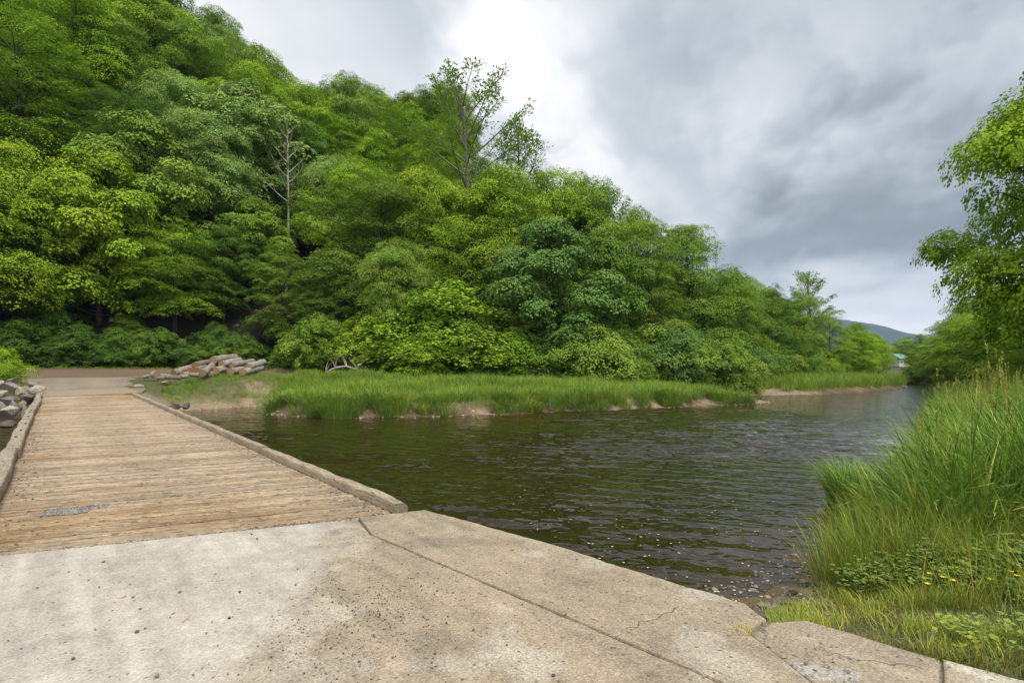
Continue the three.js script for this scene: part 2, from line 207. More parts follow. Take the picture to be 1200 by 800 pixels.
function slab(name, outline, top, thick, jit, seed) {     // an irregular slab: outline points (x, D), crumbly edge
  const r = rand(seed), pts = []; const n = outline.length;
  for (let i = 0; i < n; i++) { const a = outline[i], b = outline[(i + 1) % n], L = Math.hypot(b[0] - a[0], b[1] - a[1]), k = a[2] ? Math.max(1, Math.round(L / 0.07)) : Math.max(1, Math.round(L / 0.8)), nx = (b[1] - a[1]) / L, nD = -(b[0] - a[0]) / L;
    for (let q = 0; q < k; q++) { const t = q / k, x = lerp(a[0], b[0], t), D = lerp(a[1], b[1], t), w = a[2] ? ((fbm(x * 3 + seed, D * 3, 4) - 0.5) * jit * 3 + (r() - 0.5) * jit * 0.7) * (a[2] > 1 ? 0.2 : 1) : 0; pts.push(new THREE.Vector2(x + nx * w, D + nD * w)); } }
  const g = new THREE.ExtrudeGeometry(new THREE.Shape(pts), { depth: thick - 0.02, bevelEnabled: true, bevelSize: 0.014, bevelThickness: 0.016, bevelOffset: -0.014, bevelSegments: 2, steps: 1 });
  g.rotateX(-Math.PI / 2); g.translate(0, top - thick + 0.004, 0); { const p = g.attributes.position, u = g.attributes.uv; for (let i = 0; i < p.count; i++) u.setXY(i, p.getX(i), -p.getZ(i) + (p.getY(i) - top) * 0.7); }
  return mesh(name, g, concrete, approach);
}
// the seam between the main slab and the edge strip runs parallel to the edge; bridge end line runs from (-4.6, 4.64) to (-1.2, 6.12)
slab('slab', [[-12, 1.4, 0], [-4.52, 4.66, 1], [-1.72, 5.86, 1], [-1.42, 5.28, 1], [1.2, 2.62, 1], [3.4, 0.2, 0], [6, -7, 0], [-14, -7, 0]], SLAB, 0.5, 0.008, 3);
slab('edge_slab', [[-1.70, 5.88, 1], [-1.02, 6.22, 1], [0.34, 5.0, 1], [0.95, 4.33, 1], [1.62, 3.68, 1], [1.66, 3.45, 2], [1.46, 3.28, 2], [1.56, 2.7, 2], [1.30, 2.52, 2], [1.22, 2.62, 2], [-1.405, 5.285, 2]], SLAB + 0.006, 0.55, 0.018, 4);
slab('edge_slab', [[1.69, 3.435, 1], [1.92, 3.46, 1], [2.26, 3.15, 1], [2.42, 2.99, 2], [2.07, 2.55, 2], [2.305, 1.4, 1], [1.33, 2.47, 2], [1.585, 2.71, 2], [1.482, 3.268, 2]], SLAB - 0.012, 0.5, 0.012, 5);
slab('edge_slab', [[2.432, 2.985, 1], [2.7, 2.76, 1], [3.9, 1.55, 1], [6, -1, 0], [5, -2, 0], [2.318, 1.385, 2], [2.083, 2.545, 2]], SLAB - 0.004, 0.5, 0.012, 6);

{ // dirt packed into the joints between the slabs
  const dirt = new THREE.MeshStandardMaterial({ color: lin(0.4, 0.34, 0.26), map: grit, bumpMap: gritBump, bumpScale: 0.01, roughness: 1 });
  for (const line of [[[-1.71, 5.87], [-1.41, 5.282], [1.21, 2.62], [1.33, 2.48]], [[1.69, 3.44], [1.475, 3.27], [1.58, 2.71], [1.33, 2.48]], [[2.43, 2.985], [2.075, 2.545], [2.315, 1.385]]]) {
    const pos = [], idx = [], uv = []; line.forEach(([x, D], i) => { const a = line[Math.max(0, i - 1)], b = line[Math.min(line.length - 1, i + 1)], l = Math.hypot(b[0] - a[0], b[1] - a[1]), nx = (b[1] - a[1]) / l * 0.06, nD = -(b[0] - a[0]) / l * 0.06; pos.push(x + nx, SLAB - 0.026, -(D + nD), x - nx, SLAB - 0.026, -(D - nD)); uv.push((x + nx) * 1.6, (D + nD) * 1.6, (x - nx) * 1.6, (D - nD) * 1.6); if (i) { const k = i * 2; idx.push(k - 2, k - 1, k, k - 1, k + 1, k); } });
    const g = new THREE.BufferGeometry(); g.setAttribute('position', new THREE.Float32BufferAttribute(pos, 3)); g.setAttribute('uv', new THREE.Float32BufferAttribute(uv, 2)); g.setIndex(idx); g.computeVertexNormals(); mesh('joint_dirt', g, dirt, approach);
  }
}
// ---------------------------------------------------------------- plank bridge
const O2 = [-1.2, 6.12], B = [-0.653, 0.757], P = [0.916, 0.4], DECK_LEN = 28.0, PL = 3.98;
const deckY = (D) => SLAB + 0.0242 * (D - 6.12);
const deckPt = (u, v, lift = 0) => { const x = O2[0] + B[0] * u + P[0] * v, D = O2[1] + B[1] * u + P[1] * v; return V(x, deckY(D) + lift, -D); };
const grain = (w, h, per) => (x, y) => { const a = fbm(x / 64, y / 3.2, 4, w / 64, 0), b = fbm(x / 20, y / 1.6, 3, 0, 0), c = fbm(x / 110 + 7, y / 7, 3, 0, 0); return [a, b, c]; };
const gr = grain(1024, 512);
const woodMap = texture(1024, 512, (x, y) => { const [a, b, c] = gr(x, y); let v = 0.76 + (a - 0.5) * 0.75 + (b - 0.5) * 0.5 + (c - 0.5) * 0.3; const crack = smooth(0.57, 0.66, a * 0.6 + b * 0.4); v *= 1 - 0.65 * crack; const w = clamp((c - 0.35) * 2); return [v, v * lerp(0.9, 0.95, w), v * lerp(0.76, 0.87, w)]; }, false);
const woodBump = texture(1024, 512, (x, y) => { const [a, b, c] = gr(x, y); return 0.6 + (a - 0.5) * 0.8 - 0.6 * smooth(0.58, 0.68, a * 0.6 + b * 0.4); }, false);
const wood = new THREE.MeshStandardMaterial({ vertexColors: true, map: woodMap, bumpMap: woodBump, bumpScale: 0.02, roughness: 0.92 });
const bridge = tag(group('plank_bridge'), 'low timber bridge of worn tan planks crossing the river', 'bridge');
function beam(frames, profile, uvLen, colorAt, uvOff) {   // a bar: frames = [{o, s(side), n(up)}], profile = [[side, up], ...] closed
  const pos = [], uv = [], col = [], idx = [], m = profile.length; let peri = [0]; for (let k = 1; k <= m; k++) { const a = profile[k - 1], b = profile[k % m]; peri.push(peri[k - 1] + Math.hypot(b[0] - a[0], b[1] - a[1])); }
  let run = 0; frames.forEach((f, i) => { if (i) run += f.o.distanceTo(frames[i - 1].o); for (let k = 0; k <= m; k++) { const [s, n] = f.p ? f.p[k % m] : profile[k % m], p = f.o.clone().addScaledVector(f.s, s).addScaledVector(f.n, n); pos.push(p.x, p.y, p.z); uv.push(run / uvLen + uvOff[0], peri[k] / 1.0 + uvOff[1]); const c = colorAt(p); col.push(...c); } });
  const q = m + 1; for (let i = 0; i < frames.length - 1; i++) for (let k = 0; k < m; k++) { const a = i * q + k; idx.push(a, a + 1, a + q, a + 1, a + q + 1, a + q); }
  for (const [e, flip] of [[0, 0], [frames.length - 1, 1]]) { const base = pos.length / 3; const f = frames[e]; for (let k = 0; k < m; k++) { const [s, n] = f.p ? f.p[k] : profile[k], p = f.o.clone().addScaledVector(f.s, s).addScaledVector(f.n, n); pos.push(p.x, p.y, p.z); uv.push(s + uvOff[0], n * 3 + uvOff[1]); col.push(...colorAt(p).map((v) => v * 0.9)); } for (let k = 1; k < m - 1; k++) flip ? idx.push(base, base + k, base + k + 1) : idx.push(base, base + k + 1, base + k); }
  const g = new THREE.BufferGeometry(); g.setAttribute('position', new THREE.Float32BufferAttribute(pos, 3)); g.setAttribute('uv', new THREE.Float32BufferAttribute(uv, 2)); g.setAttribute('color', new THREE.Float32BufferAttribute(col, 3)); g.setIndex(idx); g.computeVertexNormals(); return g;
}
{
  const r = rand(11), SIN = 0.955; let u = 0.06, k = 0; const side = V(B[0], 0.0183, -B[1]).normalize();
  while (u < DECK_LEN) {
    const w = 0.12 + r() * 0.08, du = w / SIN, drop = (r() - 0.5) * 0.008, tone = 0.82 + r() * 0.42, warm = r(), uo = [r() * 4, r() * 4], cup = (r() - 0.4) * 0.006, wear = rand(900 + k);
    const worn = wear() < 0.5 ? 0.015 + wear() * 0.02 : 0.008;
    const frames = [], n = 26, hw = w / 2 - 0.009;
    for (let i = 0; i <= n; i++) {
      const v = lerp(-PL + (k % 5) * 0.01, -0.0 + (r() - 0.5) * 0.01, i / n), o = deckPt(u + du / 2, v, drop + (fbm(v * 0.8 + k * 5.3, 3, 3) - 0.5) * 0.012);
      const e1 = worn * (0.3 + 1.4 * vnoise(v * 3 + k * 9, 1)), e2 = worn * (0.3 + 1.4 * vnoise(v * 3 + k * 9, 7)), b1 = 0.006 + worn * vnoise(v * 5 + k * 3, 21) * 1.2, b2 = 0.006 + worn * vnoise(v * 5 + k * 3, 33) * 1.2;
      frames.push({ o, s: side, n: V(0, 1, 0), p: [[-hw, -0.08], [-hw, -e1 - 0.004], [-hw + b1, -0.002], [0, cup], [hw - b2, -0.002], [hw, -e2 - 0.004], [hw, -0.08]] });
    }
    const g = beam(frames, frames[0].p, 2.1, (p) => { const D = -p.z, s = fbm(p.x * 0.55 + 3, D * 0.55, 4), f = fbm(p.x * 4, D * 4, 3), mud = clamp(smooth(0.48, 0.66, s) + 0.8 * Math.exp(-((p.x + 3.4) ** 2 / 1.6 + (D - 5.9) ** 2 / 0.5))); const vv = (p.x - O2[0]) * 0.757 + (D - O2[1]) * 0.653, track = Math.exp(-((vv + 1.05) ** 2) / 0.09) + Math.exp(-((vv + 2.75) ** 2) / 0.09), v = tone * (0.8 + 0.32 * f + 0.12 * track * (0.5 + s)); return [lerp(0.6, 0.53, mud) * v, lerp(0.5, 0.39, mud) * v * (0.97 + warm * 0.06), lerp(0.385, 0.24, mud) * v * (0.92 + warm * 0.16)]; }, uo);
    mesh('plank', g, wood, bridge); u += du; k++;
  }
  // stringers under the planks
  for (const v of [-0.35, -1.4, -2.55, -3.65]) { const fr = [0, 14, 27.5].map((q) => ({ o: deckPt(q, v, -0.1), s: V(P[0], 0, -P[1]), n: V(0, 1, 0) })); mesh('stringer', beam(fr, [[-0.12, -0.34], [-0.12, 0.015], [0.12, 0.015], [0.12, -0.34]].reverse(), 2, () => [0.2, 0.15, 0.1], [v, 0]), wood, bridge); }
  // curb timbers
  const curb = (name, u0, u1, vOff, w, h, seed, tone, wob) => {
    const q = rand(seed), n = Math.round((u1 - u0) / 0.12), frames = [], yaw = (q() - 0.5) * 0.05, uo = [q() * 3, q() * 3], lift = (q() - 0.5) * 0.014 + 0.004;
    for (let i = 0; i <= n; i++) {
      const t = i / n, uu = lerp(u0, u1, t), e = () => 0, ch = 0.012 + 0.03 * vnoise(uu * 1.3 + seed, 4), ch2 = 0.012 + 0.035 * vnoise(uu * 1.6 + seed, 14), hh = h + (fbm(uu * 3, seed, 4) - 0.5) * 0.03, ww = w / 2 + (fbm(uu * 2.5, seed + 9, 4) - 0.5) * 0.02, off = vOff + (t - 0.5) * yaw + (fbm(uu * 0.5, seed + 3, 2) - 0.5) * wob;
      const o = deckPt(uu, off, lift); frames.push({ o, s: V(P[0], 0, -P[1]).normalize(), n: V(0, 1, 0), p: [[-ww, 0], [-ww, hh - ch], [-ww + ch, hh], [ww - ch2, hh], [ww, hh - ch2], [ww, 0]] });
    }
    const g = beam(frames, frames[0].p, 2.4, (p) => { const f = fbm(p.x * 3, p.z * 3, 3), s = fbm(p.x * 9 + 2, p.z * 9, 3); const v = 0.72 + 0.35 * f + 0.2 * (s - 0.5); return tone.map((c) => c * v); }, uo);
    return mesh(name, g, wood, bridge);
  };
  const right = [[-0.02, 5.1], [5.12, 10.9], [10.94, 16.6], [16.63, 22.2], [22.24, 27.6]];
  right.forEach(([a, b], i) => curb('curb_timber', a, b, -0.1, 0.15, 0.125, 40 + i, [0.66, 0.58, 0.46], 0.04));
  const left = [[-1.6, 6.4], [6.44, 12.6], [12.64, 18.6], [18.64, 23.4], [23.42, 27.9]];
  const timbers = left.map(([a, b], i) => curb('curb_timber', a, b, -PL + 0.1 + (i === 3 ? 0.05 : 0), 0.22, 0.2, 60 + i, [0.66, 0.6, 0.5], 0.06));
  // bolt heads on the left curb
  const iron = new THREE.MeshStandardMaterial({ color: lin(0.05, 0.04, 0.035), roughness: 0.7, metalness: 0.4 }), bg = new THREE.CylinderGeometry(0.022, 0.024, 0.02, 8);
  for (const uu of [8, 9.4, 11, 13.2, 14.8, 15.6, 17.4, 19.5, 21.4]) { const p = deckPt(uu, -PL + 0.12 + (fbm(uu, 8, 2) - 0.5) * 0.1, 0.23); const b = mesh('bolt', bg, iron, timbers[left.findIndex(([q, e]) => uu < e)]); b.position.copy(p); }
}
// concrete apron where the bridge meets the far lane
{ const a = deckPt(28.05, 0.3), b = deckPt(28.05, -PL - 0.3), c = deckPt(31.2, -PL - 0.7), d = deckPt(31.2, 0.8); const s = slab('apron', [[a.x, -a.z, 1], [b.x, -b.z, 1], [c.x, -c.z, 1], [d.x, -d.z, 1]].reverse(), 0, 0.5, 0.03, 12); const pos = s.geometry.attributes.position; for (let i = 0; i < pos.count; i++) pos.setY(i, pos.getY(i) + 0.84 + 0.075 * (-pos.getZ(i) - 26.2) * 0.9 + 0.1); s.geometry.computeVertexNormals(); s.material = new THREE.MeshStandardMaterial({ map: slabMap, color: lin(0.72, 0.62, 0.5), bumpMap: slabBump, bumpScale: 0.02, roughness: 1 }); }

// ---------------------------------------------------------------- stones
const stoneMap = texture(512, 512, (x, y) => { const a = fbm(x / 40, y / 40, 5, 0, 0), b = vnoise(x / 2, y / 2), c = fbm(x / 12 + 40, y / 50, 4); let v = 0.6 + (a - 0.5) * 0.6 + (b - 0.5) * 0.2 + (c - 0.5) * 0.3; v *= 1 - 0.3 * smooth(0.62, 0.72, c); return [v, v * 0.985, v * 0.955]; }, false);
const stoneBump = texture(512, 512, (x, y) => fbm(x / 30, y / 30, 5) * 0.8 + vnoise(x / 3, y / 3) * 0.2, false);
const stoneMats = [[0.36, 0.325, 0.28], [0.5, 0.44, 0.36], [0.22, 0.19, 0.165], [0.42, 0.33, 0.23], [0.13, 0.11, 0.085]].map((c) => new THREE.MeshStandardMaterial({ color: lin(...c).multiplyScalar(1.5), map: stoneMap, bumpMap: stoneBump, bumpScale: 0.03, roughness: 0.95 }));
function rockGeo(seed, sharp = 0.5) {
  const g = new THREE.IcosahedronGeometry(0.5, 4), p = g.attributes.position, r = rand(seed), planes = []; const uv = [];
  for (let i = 0; i < 14; i++) { const n = V(r() - 0.5, (r() - 0.5) * 1.2, r() - 0.5).normalize(); planes.push([n, 0.2 + r() * 0.17]); }
  const v = new THREE.Vector3();
  for (let i = 0; i < p.count; i++) { v.fromBufferAttribute(p, i); for (const [n, d] of planes) { const q = v.dot(n) - d; if (q > 0) v.addScaledVector(n, -q); } const f = 1 + (fbm(v.x * 5 + seed, v.y * 5 + v.z * 4.3, 3) - 0.5) * 0.09; v.multiplyScalar(f); p.setXYZ(i, v.x, v.y, v.z); uv.push(v.x + v.y * 0.4, v.z + v.y * 0.6); }
  g.setAttribute('uv', new THREE.Float32BufferAttribute(uv, 2)); g.deleteAttribute('normal');
  // weld by position for smooth shading
  const map = new Map(), idx = [], np = [], nuv = []; for (let i = 0; i < p.count; i++) { const key = [p.getX(i), p.getY(i), p.getZ(i)].map((q) => q.toFixed(4)).join(); if (!map.has(key)) { map.set(key, np.length / 3); np.push(p.getX(i), p.getY(i), p.getZ(i)); nuv.push(uv[i * 2], uv[i * 2 + 1]); } idx.push(map.get(key)); }
  const o = new THREE.BufferGeometry(); o.setAttribute('position', new THREE.Float32BufferAttribute(np, 3)); o.setAttribute('uv', new THREE.Float32BufferAttribute(nuv, 2)); o.setIndex(idx); o.computeVertexNormals(); return toCreasedNormals(o, 0.42);
}
const rocks = [1, 2, 3, 4, 5, 6].map((s) => rockGeo(s * 13, 1));
function rock(name, p, size, mat, seed, label, grp) { const m = mesh(name, rocks[seed % 6], stoneMats[mat], scene), r = rand(seed * 7 + 1); m.position.copy(p); m.scale.set(...size); m.rotation.set((r() - 0.5) * 0.5, r() * 6.28, (r() - 0.5) * 0.5); return tag(m, label, name === 'boulder' ? 'boulder' : 'stone', grp); }
{
  const rip = 'large angular boulder piled on the bank beside the bridge end', rg = 'riprap boulders beside the bridge';
  const one = (px, py, D, w, h, mat, seed, label, flat = 1) => { const k = D / F, p = at(px, py, D), b = rock('boulder', p, [w * k * 1.12, h * k * 1.2, w * k * flat], mat, seed, label ?? rip, label ? null : rg); return b; };
  one(10, 484, 20.5, 30, 22, 1, 1, 'big pale rounded boulder lowest among the riprap beside the bridge');
  one(13, 453, 25, 26, 12, 0, 2, 'flat grey slab boulder on top of the riprap beside the bridge');
  one(4, 461, 24, 16, 13, 1, 3); one(25, 460, 24.5, 18, 12, 1, 4); one(10, 470, 22.5, 24, 14, 2, 5); one(31, 467, 22.5, 20, 16, 2, 6);
  one(17, 446, 27.5, 16, 10, 0, 7); one(41, 455, 26.8, 17, 8, 1, 8); one(36, 450, 28, 12, 8, 0, 9); one(30, 484, 18.9, 12, 18, 0, 10); one(8, 497, 18.6, 30, 10, 4, 11, 'dark wet boulder at the waterline under the riprap beside the bridge');
  one(-8, 474, 21.5, 26, 20, 0, 12); one(-12, 458, 25, 22, 16, 2, 13); one(26, 474, 21, 12, 12, 3, 14); one(-2, 449, 28, 18, 12, 1, 15); one(18, 476, 22, 16, 12, 0, 16); one(38, 461, 25.4, 11, 9, 2, 17); one(-20, 490, 19.5, 26, 18, 2, 18);
  // by the right-hand end of the bridge
  one(206, 476, 24.6, 15, 11, 4, 21, 'dark wet stone at the water beside the far end of the right curb'); one(217, 476, 25, 12, 9, 2, 22, 'small dark stone beside the dark wet stone at the far right curb end');
  one(161, 452, 29, 13, 5, 1, 23, 'pale flat stone in the grass beside the far end of the bridge'); one(194, 449, 31, 15, 7, 3, 24, 'brown stone lump in the grass below the log pile');
}
{ // stones of the near shore, on the ground
  const r = rand(55), label = 'small stone on the pebbly shore beside the concrete edge', grp = 'shore stones';
  const put = (px, D, w, h, mat, seed, l) => { const x = (px - 600) / F * D, y = G(x, D); rock('shore_stone', V(x, y + h * 0.18, -D), [w, h, w * 0.75], mat, seed, l ?? label, l ? null : grp); };
  put(979, 5.45, 0.26, 0.1, 0, 2, 'flat grey stone at the water where the tall grass begins'); put(963, 4.9, 0.17, 0.09, 0, 3); put(958, 4.75, 0.12, 0.06, 3, 4); put(945, 4.95, 0.12, 0.07, 1, 5); put(924, 4.45, 0.2, 0.1, 3, 6); put(932, 4.3, 0.14, 0.07, 1, 7); put(912, 4.55, 0.14, 0.06, 0, 8); put(899, 4.4, 0.15, 0.08, 1, 9); put(953, 4.35, 0.15, 0.06, 0, 10); put(968, 4.6, 0.1, 0.05, 0, 11); put(971, 4.25, 0.18, 0.05, 3, 12);
  put(985, 5.0, 0.13, 0.06, 1, 13); put(942, 4.6, 0.1, 0.05, 2, 14); put(929, 4.75, 0.09, 0.05, 4, 15); put(916, 4.2, 0.1, 0.05, 0, 16); put(992, 5.8, 0.14, 0.08, 1, 17); put(984, 5.25, 0.1, 0.06, 3, 18); put(905, 4.25, 0.09, 0.05, 3, 19);
  const e = rock('edge_stone', V(2.62, 0.3, -2.98), [0.5, 0.2, 0.2], 3, 4, 'long tan stone lodged against the concrete edge in the grass', null); e.rotation.set(0, 0.75, 0); e.position.set(2.53, 0.31, -3.26);
  const c = rock('edge_stone', V(1.68, 0.34, -3.62), [0.17, 0.2, 0.15], 2, 5, 'dark broken lump of concrete at the gap in the slab edge', null);
}

// scatter helpers for stuff
function instanced(name, geo, mat, list, label, category) { // list of [x, y, z, scale, turn, tilt, colour, scaleY]
  const m = new THREE.InstancedMesh(geo, mat, list.length), o = new THREE.Object3D(), c = new THREE.Color(); m.name = numbered(name); m.castShadow = m.receiveShadow = true; o.rotation.order = 'YXZ';
  list.forEach(([x, y, z, s, turn, tilt, col, sy], i) => { o.position.set(x, y, z); o.rotation.set(tilt ?? 0, turn, 0); o.scale.set(s, s * (sy ?? 1), s); o.updateMatrix(); m.setMatrixAt(i, o.matrix); m.setColorAt(i, col ? c.setRGB(...col) : c.setRGB(1, 1, 1)); });
  scene.add(m); return tag(m, label, category, null, 'stuff');
}
const pebble = (() => { const g = new THREE.IcosahedronGeometry(0.5, 1), p = g.attributes.position; for (let i = 0; i < p.count; i++) { const f = 0.75 + 0.5 * hash(Math.round(p.getX(i) * 50) + 7, Math.round(p.getY(i) * 50 + p.getZ(i) * 90)); p.setXYZ(i, p.getX(i) * f, p.getY(i) * f * 0.6, p.getZ(i) * f); } g.computeVertexNormals(); return g; })();
const pebbleMat = new THREE.MeshStandardMaterial({ color: lin(1, 1, 1), roughness: 0.95 });
{
  const r = rand(91), a = [], b = [], c = [], d = [];
  const gauss = () => (r() + r() + r() - 1.5) * 1.15;
  for (let i = 0; i < 620; i++) { const x = -0.95 + gauss() * 0.5, D = 3.5 + gauss() * 0.75; const k = 0.05 + r() * 0.1; a.push([x, SLAB + 0.005, -D, 0.004 + r() * r() * 0.012, r() * 6, 0, [k, k * 0.96, k * 0.92]]); }
  for (let i = 0; i < 330; i++) { const x = -4.2 + r() * 6, D = 1.6 + r() * 4.2; if ((x + 1.02) * 0.694 + (D - 6.22) * 0.72 > -0.1 || D > 4.66 + (x + 4.52) * 0.43 - 0.1) continue; const k = 0.06 + r() * 0.22; a.push([x, SLAB + 0.008, -D, 0.005 + r() * r() * 0.022, r() * 6, 0, [k, k * 0.95, k * 0.9]]); }
  for (let i = 0; i < 260; i++) { const x = 1.55 + gauss() * 0.35, D = 2.8 + gauss() * 0.4; const k = 0.15 + r() * 0.3; if ((x - 1.72) * 0.69 + (D - 3.5) * 0.72 < -0.02) a.push([x, SLAB + 0.0, -D, 0.006 + r() * r() * 0.02, r() * 6, 0, [k, k * 0.93, k * 0.84]]); }
  for (let i = 0; i < 700; i++) { const u = r() * r() * 26, p = deckPt(u, -0.24 - r() * r() * 0.3, 0.004), k = 0.16 + r() * 0.3; a.push([p.x, p.y, p.z, 0.008 + r() * r() * 0.03, r() * 6, 0, [k, k * 0.85, k * 0.65]]); }
  for (let i = 0; i < 500; i++) { const u = -0.6 + r() * 12, p = deckPt(u, -PL + 0.28 + r() * r() * 0.4, 0.004), k = 0.12 + r() * 0.25; a.push([p.x, p.y, p.z, 0.008 + r() * r() * 0.03, r() * 6, 0, [k, k * 0.8, k * 0.55]]); }
  instanced('loose_grit', pebble, pebbleMat, a, 'loose dark grit and crumbs scattered on the concrete and planks', 'grit');
  for (let i = 0; i < 900; i++) { const q = r() * 6.28, e = Math.pow(r(), 0.75) * (0.6 + 0.8 * vnoise(q * 2.5, 1)); const p = deckPt(1.72 + Math.sin(q) * 0.2 * e, -3.12 + Math.cos(q) * 0.36 * e, 0.006), k = 0.14 + r() * 0.22; b.push([p.x, p.y - 0.003, p.z, 0.008 + r() * r() * 0.02, r() * 6, 0, [k, k * 0.98, k * 0.97]]); }
  instanced('gravel_patch', pebble, pebbleMat, b, 'oval patch of fine grey gravel on the planks', 'gravel');
  const joint = []; for (let i = 0; i < 1500; i++) { const t = r(), x = lerp(-4.6, -1.6, t), D = lerp(4.64, 5.92, t) + gauss() * (0.05 + 0.06 * vnoise(t * 9, 2)), k = 0.1 + r() * 0.3; joint.push([x, deckY(D) + 0.006, -D, 0.006 + r() * r() * 0.03, r() * 6, 0, [k, k * 0.88, k * 0.7]]); }
  instanced('joint_gravel', pebble, pebbleMat, joint, 'gravel and dirt gathered along the joint of planks and concrete', 'gravel');
  for (let i = 0; i < 9000; i++) { const x = 1.5 + r() * 5, D = 3.2 + r() * 7, L = land(x, D); if (L.far || L.shore < -0.5 || L.shore > 0.7 - 0.4 * r() || D > 5.2 + r() * 1.2) continue; if ((x - 1.66) * 0.694 + (D - 3.65) * 0.72 < 0.02) continue; const k = 0.11 + r() * 0.27, q = r(); c.push([x, L.h + 0.003, -D, 0.014 + r() * r() * r() * 0.085, r() * 6, 0, [k, k * lerp(0.82, 0.95, q), k * lerp(0.6, 0.88, q)]]); }
  for (let i = 0; i < 16000; i++) { const x = -20 + r() * 56, D = 23 + r() * 33, L = land(x, D); if (!L.far || L.shore < -0.3 || L.shore > 1.6) continue; const k = 0.2 + r() * 0.34; c.push([x, L.h, -D, 0.05 + r() * r() * 0.16, r() * 6, 0, [k, k * 0.78, k * 0.56]]); }
  instanced('pebbles', pebble, pebbleMat, c, 'loose tan and brown pebbles along the water line', 'pebbles');
  const petal = new THREE.CircleGeometry(0.5, 6); petal.rotateX(-Math.PI / 2);
  for (let i = 0; i < 260; i++) { const x = 0 + r() * 4.5, D = 4.6 + r() * r() * 6, L = land(x, D); if (L.river < 0.1) continue; d.push([x, 0.018, -D, 0.012 + r() * 0.018, r() * 6, 0, [0.6, 0.52, 0.33], 1]); }
  instanced('floating_petals', petal, new THREE.MeshStandardMaterial({ color: lin(1, 1, 1), roughness: 0.9, side: THREE.DoubleSide }), d, 'tiny pale petals and seeds drifting on the still water', 'petals');
}

// ---------------------------------------------------------------- trees
class Build { constructor() { this.p = []; this.i = []; this.c = []; this.u = []; } }
function tubeInto(b, pts, radii, sides) {
  const n = pts.length, base = b.p.length / 3, t = new THREE.Vector3(), s = new THREE.Vector3(), q = new THREE.Vector3(); let run = 0;
  for (let i = 0; i < n; i++) {
    t.subVectors(pts[Math.min(n - 1, i + 1)], pts[Math.max(0, i - 1)]).normalize(); s.set(Math.abs(t.y) > 0.9 ? 1 : 0, Math.abs(t.y) > 0.9 ? 0 : 1, 0).cross(t).normalize(); q.crossVectors(t, s); if (i) run += pts[i].distanceTo(pts[i - 1]);
    for (let k = 0; k <= sides; k++) { const a = k / sides * 6.2832, cx = Math.cos(a) * radii[i], cy = Math.sin(a) * radii[i]; b.p.push(pts[i].x + s.x * cx + q.x * cy, pts[i].y + s.y * cx + q.y * cy, pts[i].z + s.z * cx + q.z * cy); b.u.push(k / sides * 0.5, run * 0.5); }
  }
  for (let i = 0; i < n - 1; i++) for (let k = 0; k < sides; k++) { const a = base + i * (sides + 1) + k, c = a + sides + 1; b.i.push(a, a + 1, c, a + 1, c + 1, c); }
}
function geoOf(b, colors) { const g = new THREE.BufferGeometry(); g.setAttribute('position', new THREE.Float32BufferAttribute(b.p, 3)); if (colors) g.setAttribute('color', new THREE.Float32BufferAttribute(b.c, 3)); if (b.u.length) g.setAttribute('uv', new THREE.Float32BufferAttribute(b.u, 2)); g.setIndex(b.i); if (!colors) g.computeVertexNormals(); return g; }
let leafTotal = 0;
function leafInto(b, x, y, z, dx, dy, dz, nx, ny, nz, L, W, fold, col) { // a folded pointed leaf along d with normal n
  const sx = dy * nz - dz * ny, sy = dz * nx - dx * nz, sz = dx * ny - dy * nx, o = b.p.length / 3, m = L * 0.45, f = fold * W;
  b.p.push(x, y, z, x + dx * m + sx * W + nx * f, y + dy * m + sy * W + ny * f, z + dz * m + sz * W + nz * f, x + dx * L, y + dy * L, z + dz * L, x + dx * m - sx * W + nx * f, y + dy * m - sy * W + ny * f, z + dz * m - sz * W + nz * f);
  for (let k = 0; k < 4; k++) b.c.push(col[0], col[1], col[2]); b.i.push(o, o + 1, o + 2, o, o + 2, o + 3); leafTotal++;
}
function sprayInto(b, P0, dir, up, r, o, col) {            // a spray of leaves: a flattish, drooping fan
  const sx = dir.y * up.z - dir.z * up.y, sy = dir.z * up.x - dir.x * up.z, sz = dir.x * up.y - dir.y * up.x;
  for (let k = 0; k < o.leafN; k++) {
    const a = (r() * 1.5 - 0.5) * o.spray, s = (r() + r() - 1) * o.spray * 0.95, h = (r() - 0.5) * o.thick - 0.35 * (a * a + s * s) / o.spray * o.sag;
    const x = P0.x + dir.x * a + sx * s + up.x * h, y = P0.y + dir.y * a + sy * s + up.y * h, z = P0.z + dir.z * a + sz * s + up.z * h;
    let dx = dir.x + sx * (s / o.spray * 1.3 + r() - 0.5), dy = dir.y + sy * s - 0.25 * o.sag + (r() - 0.5) * 0.5, dz = dir.z + sz * (s / o.spray * 1.3 + r() - 0.5); let l = 1 / Math.hypot(dx, dy, dz); dx *= l; dy *= l; dz *= l;
    let nx = up.x + (r() - 0.5) * o.ruffle, ny = up.y + (r() - 0.5) * o.ruffle * 0.6, nz = up.z + (r() - 0.5) * o.ruffle; const dn = nx * dx + ny * dy + nz * dz; nx -= dn * dx; ny -= dn * dy; nz -= dn * dz; l = 1 / (Math.hypot(nx, ny, nz) || 1);
    const L = o.leaf * (0.7 + r() * 0.6), v = 0.8 + r() * 0.4; leafInto(b, x, y, z, dx, dy, dz, nx * l, ny * l, nz * l, L, L * o.wide, 0.25, [col[0] * v, col[1] * v, col[2] * v]);
  }
}
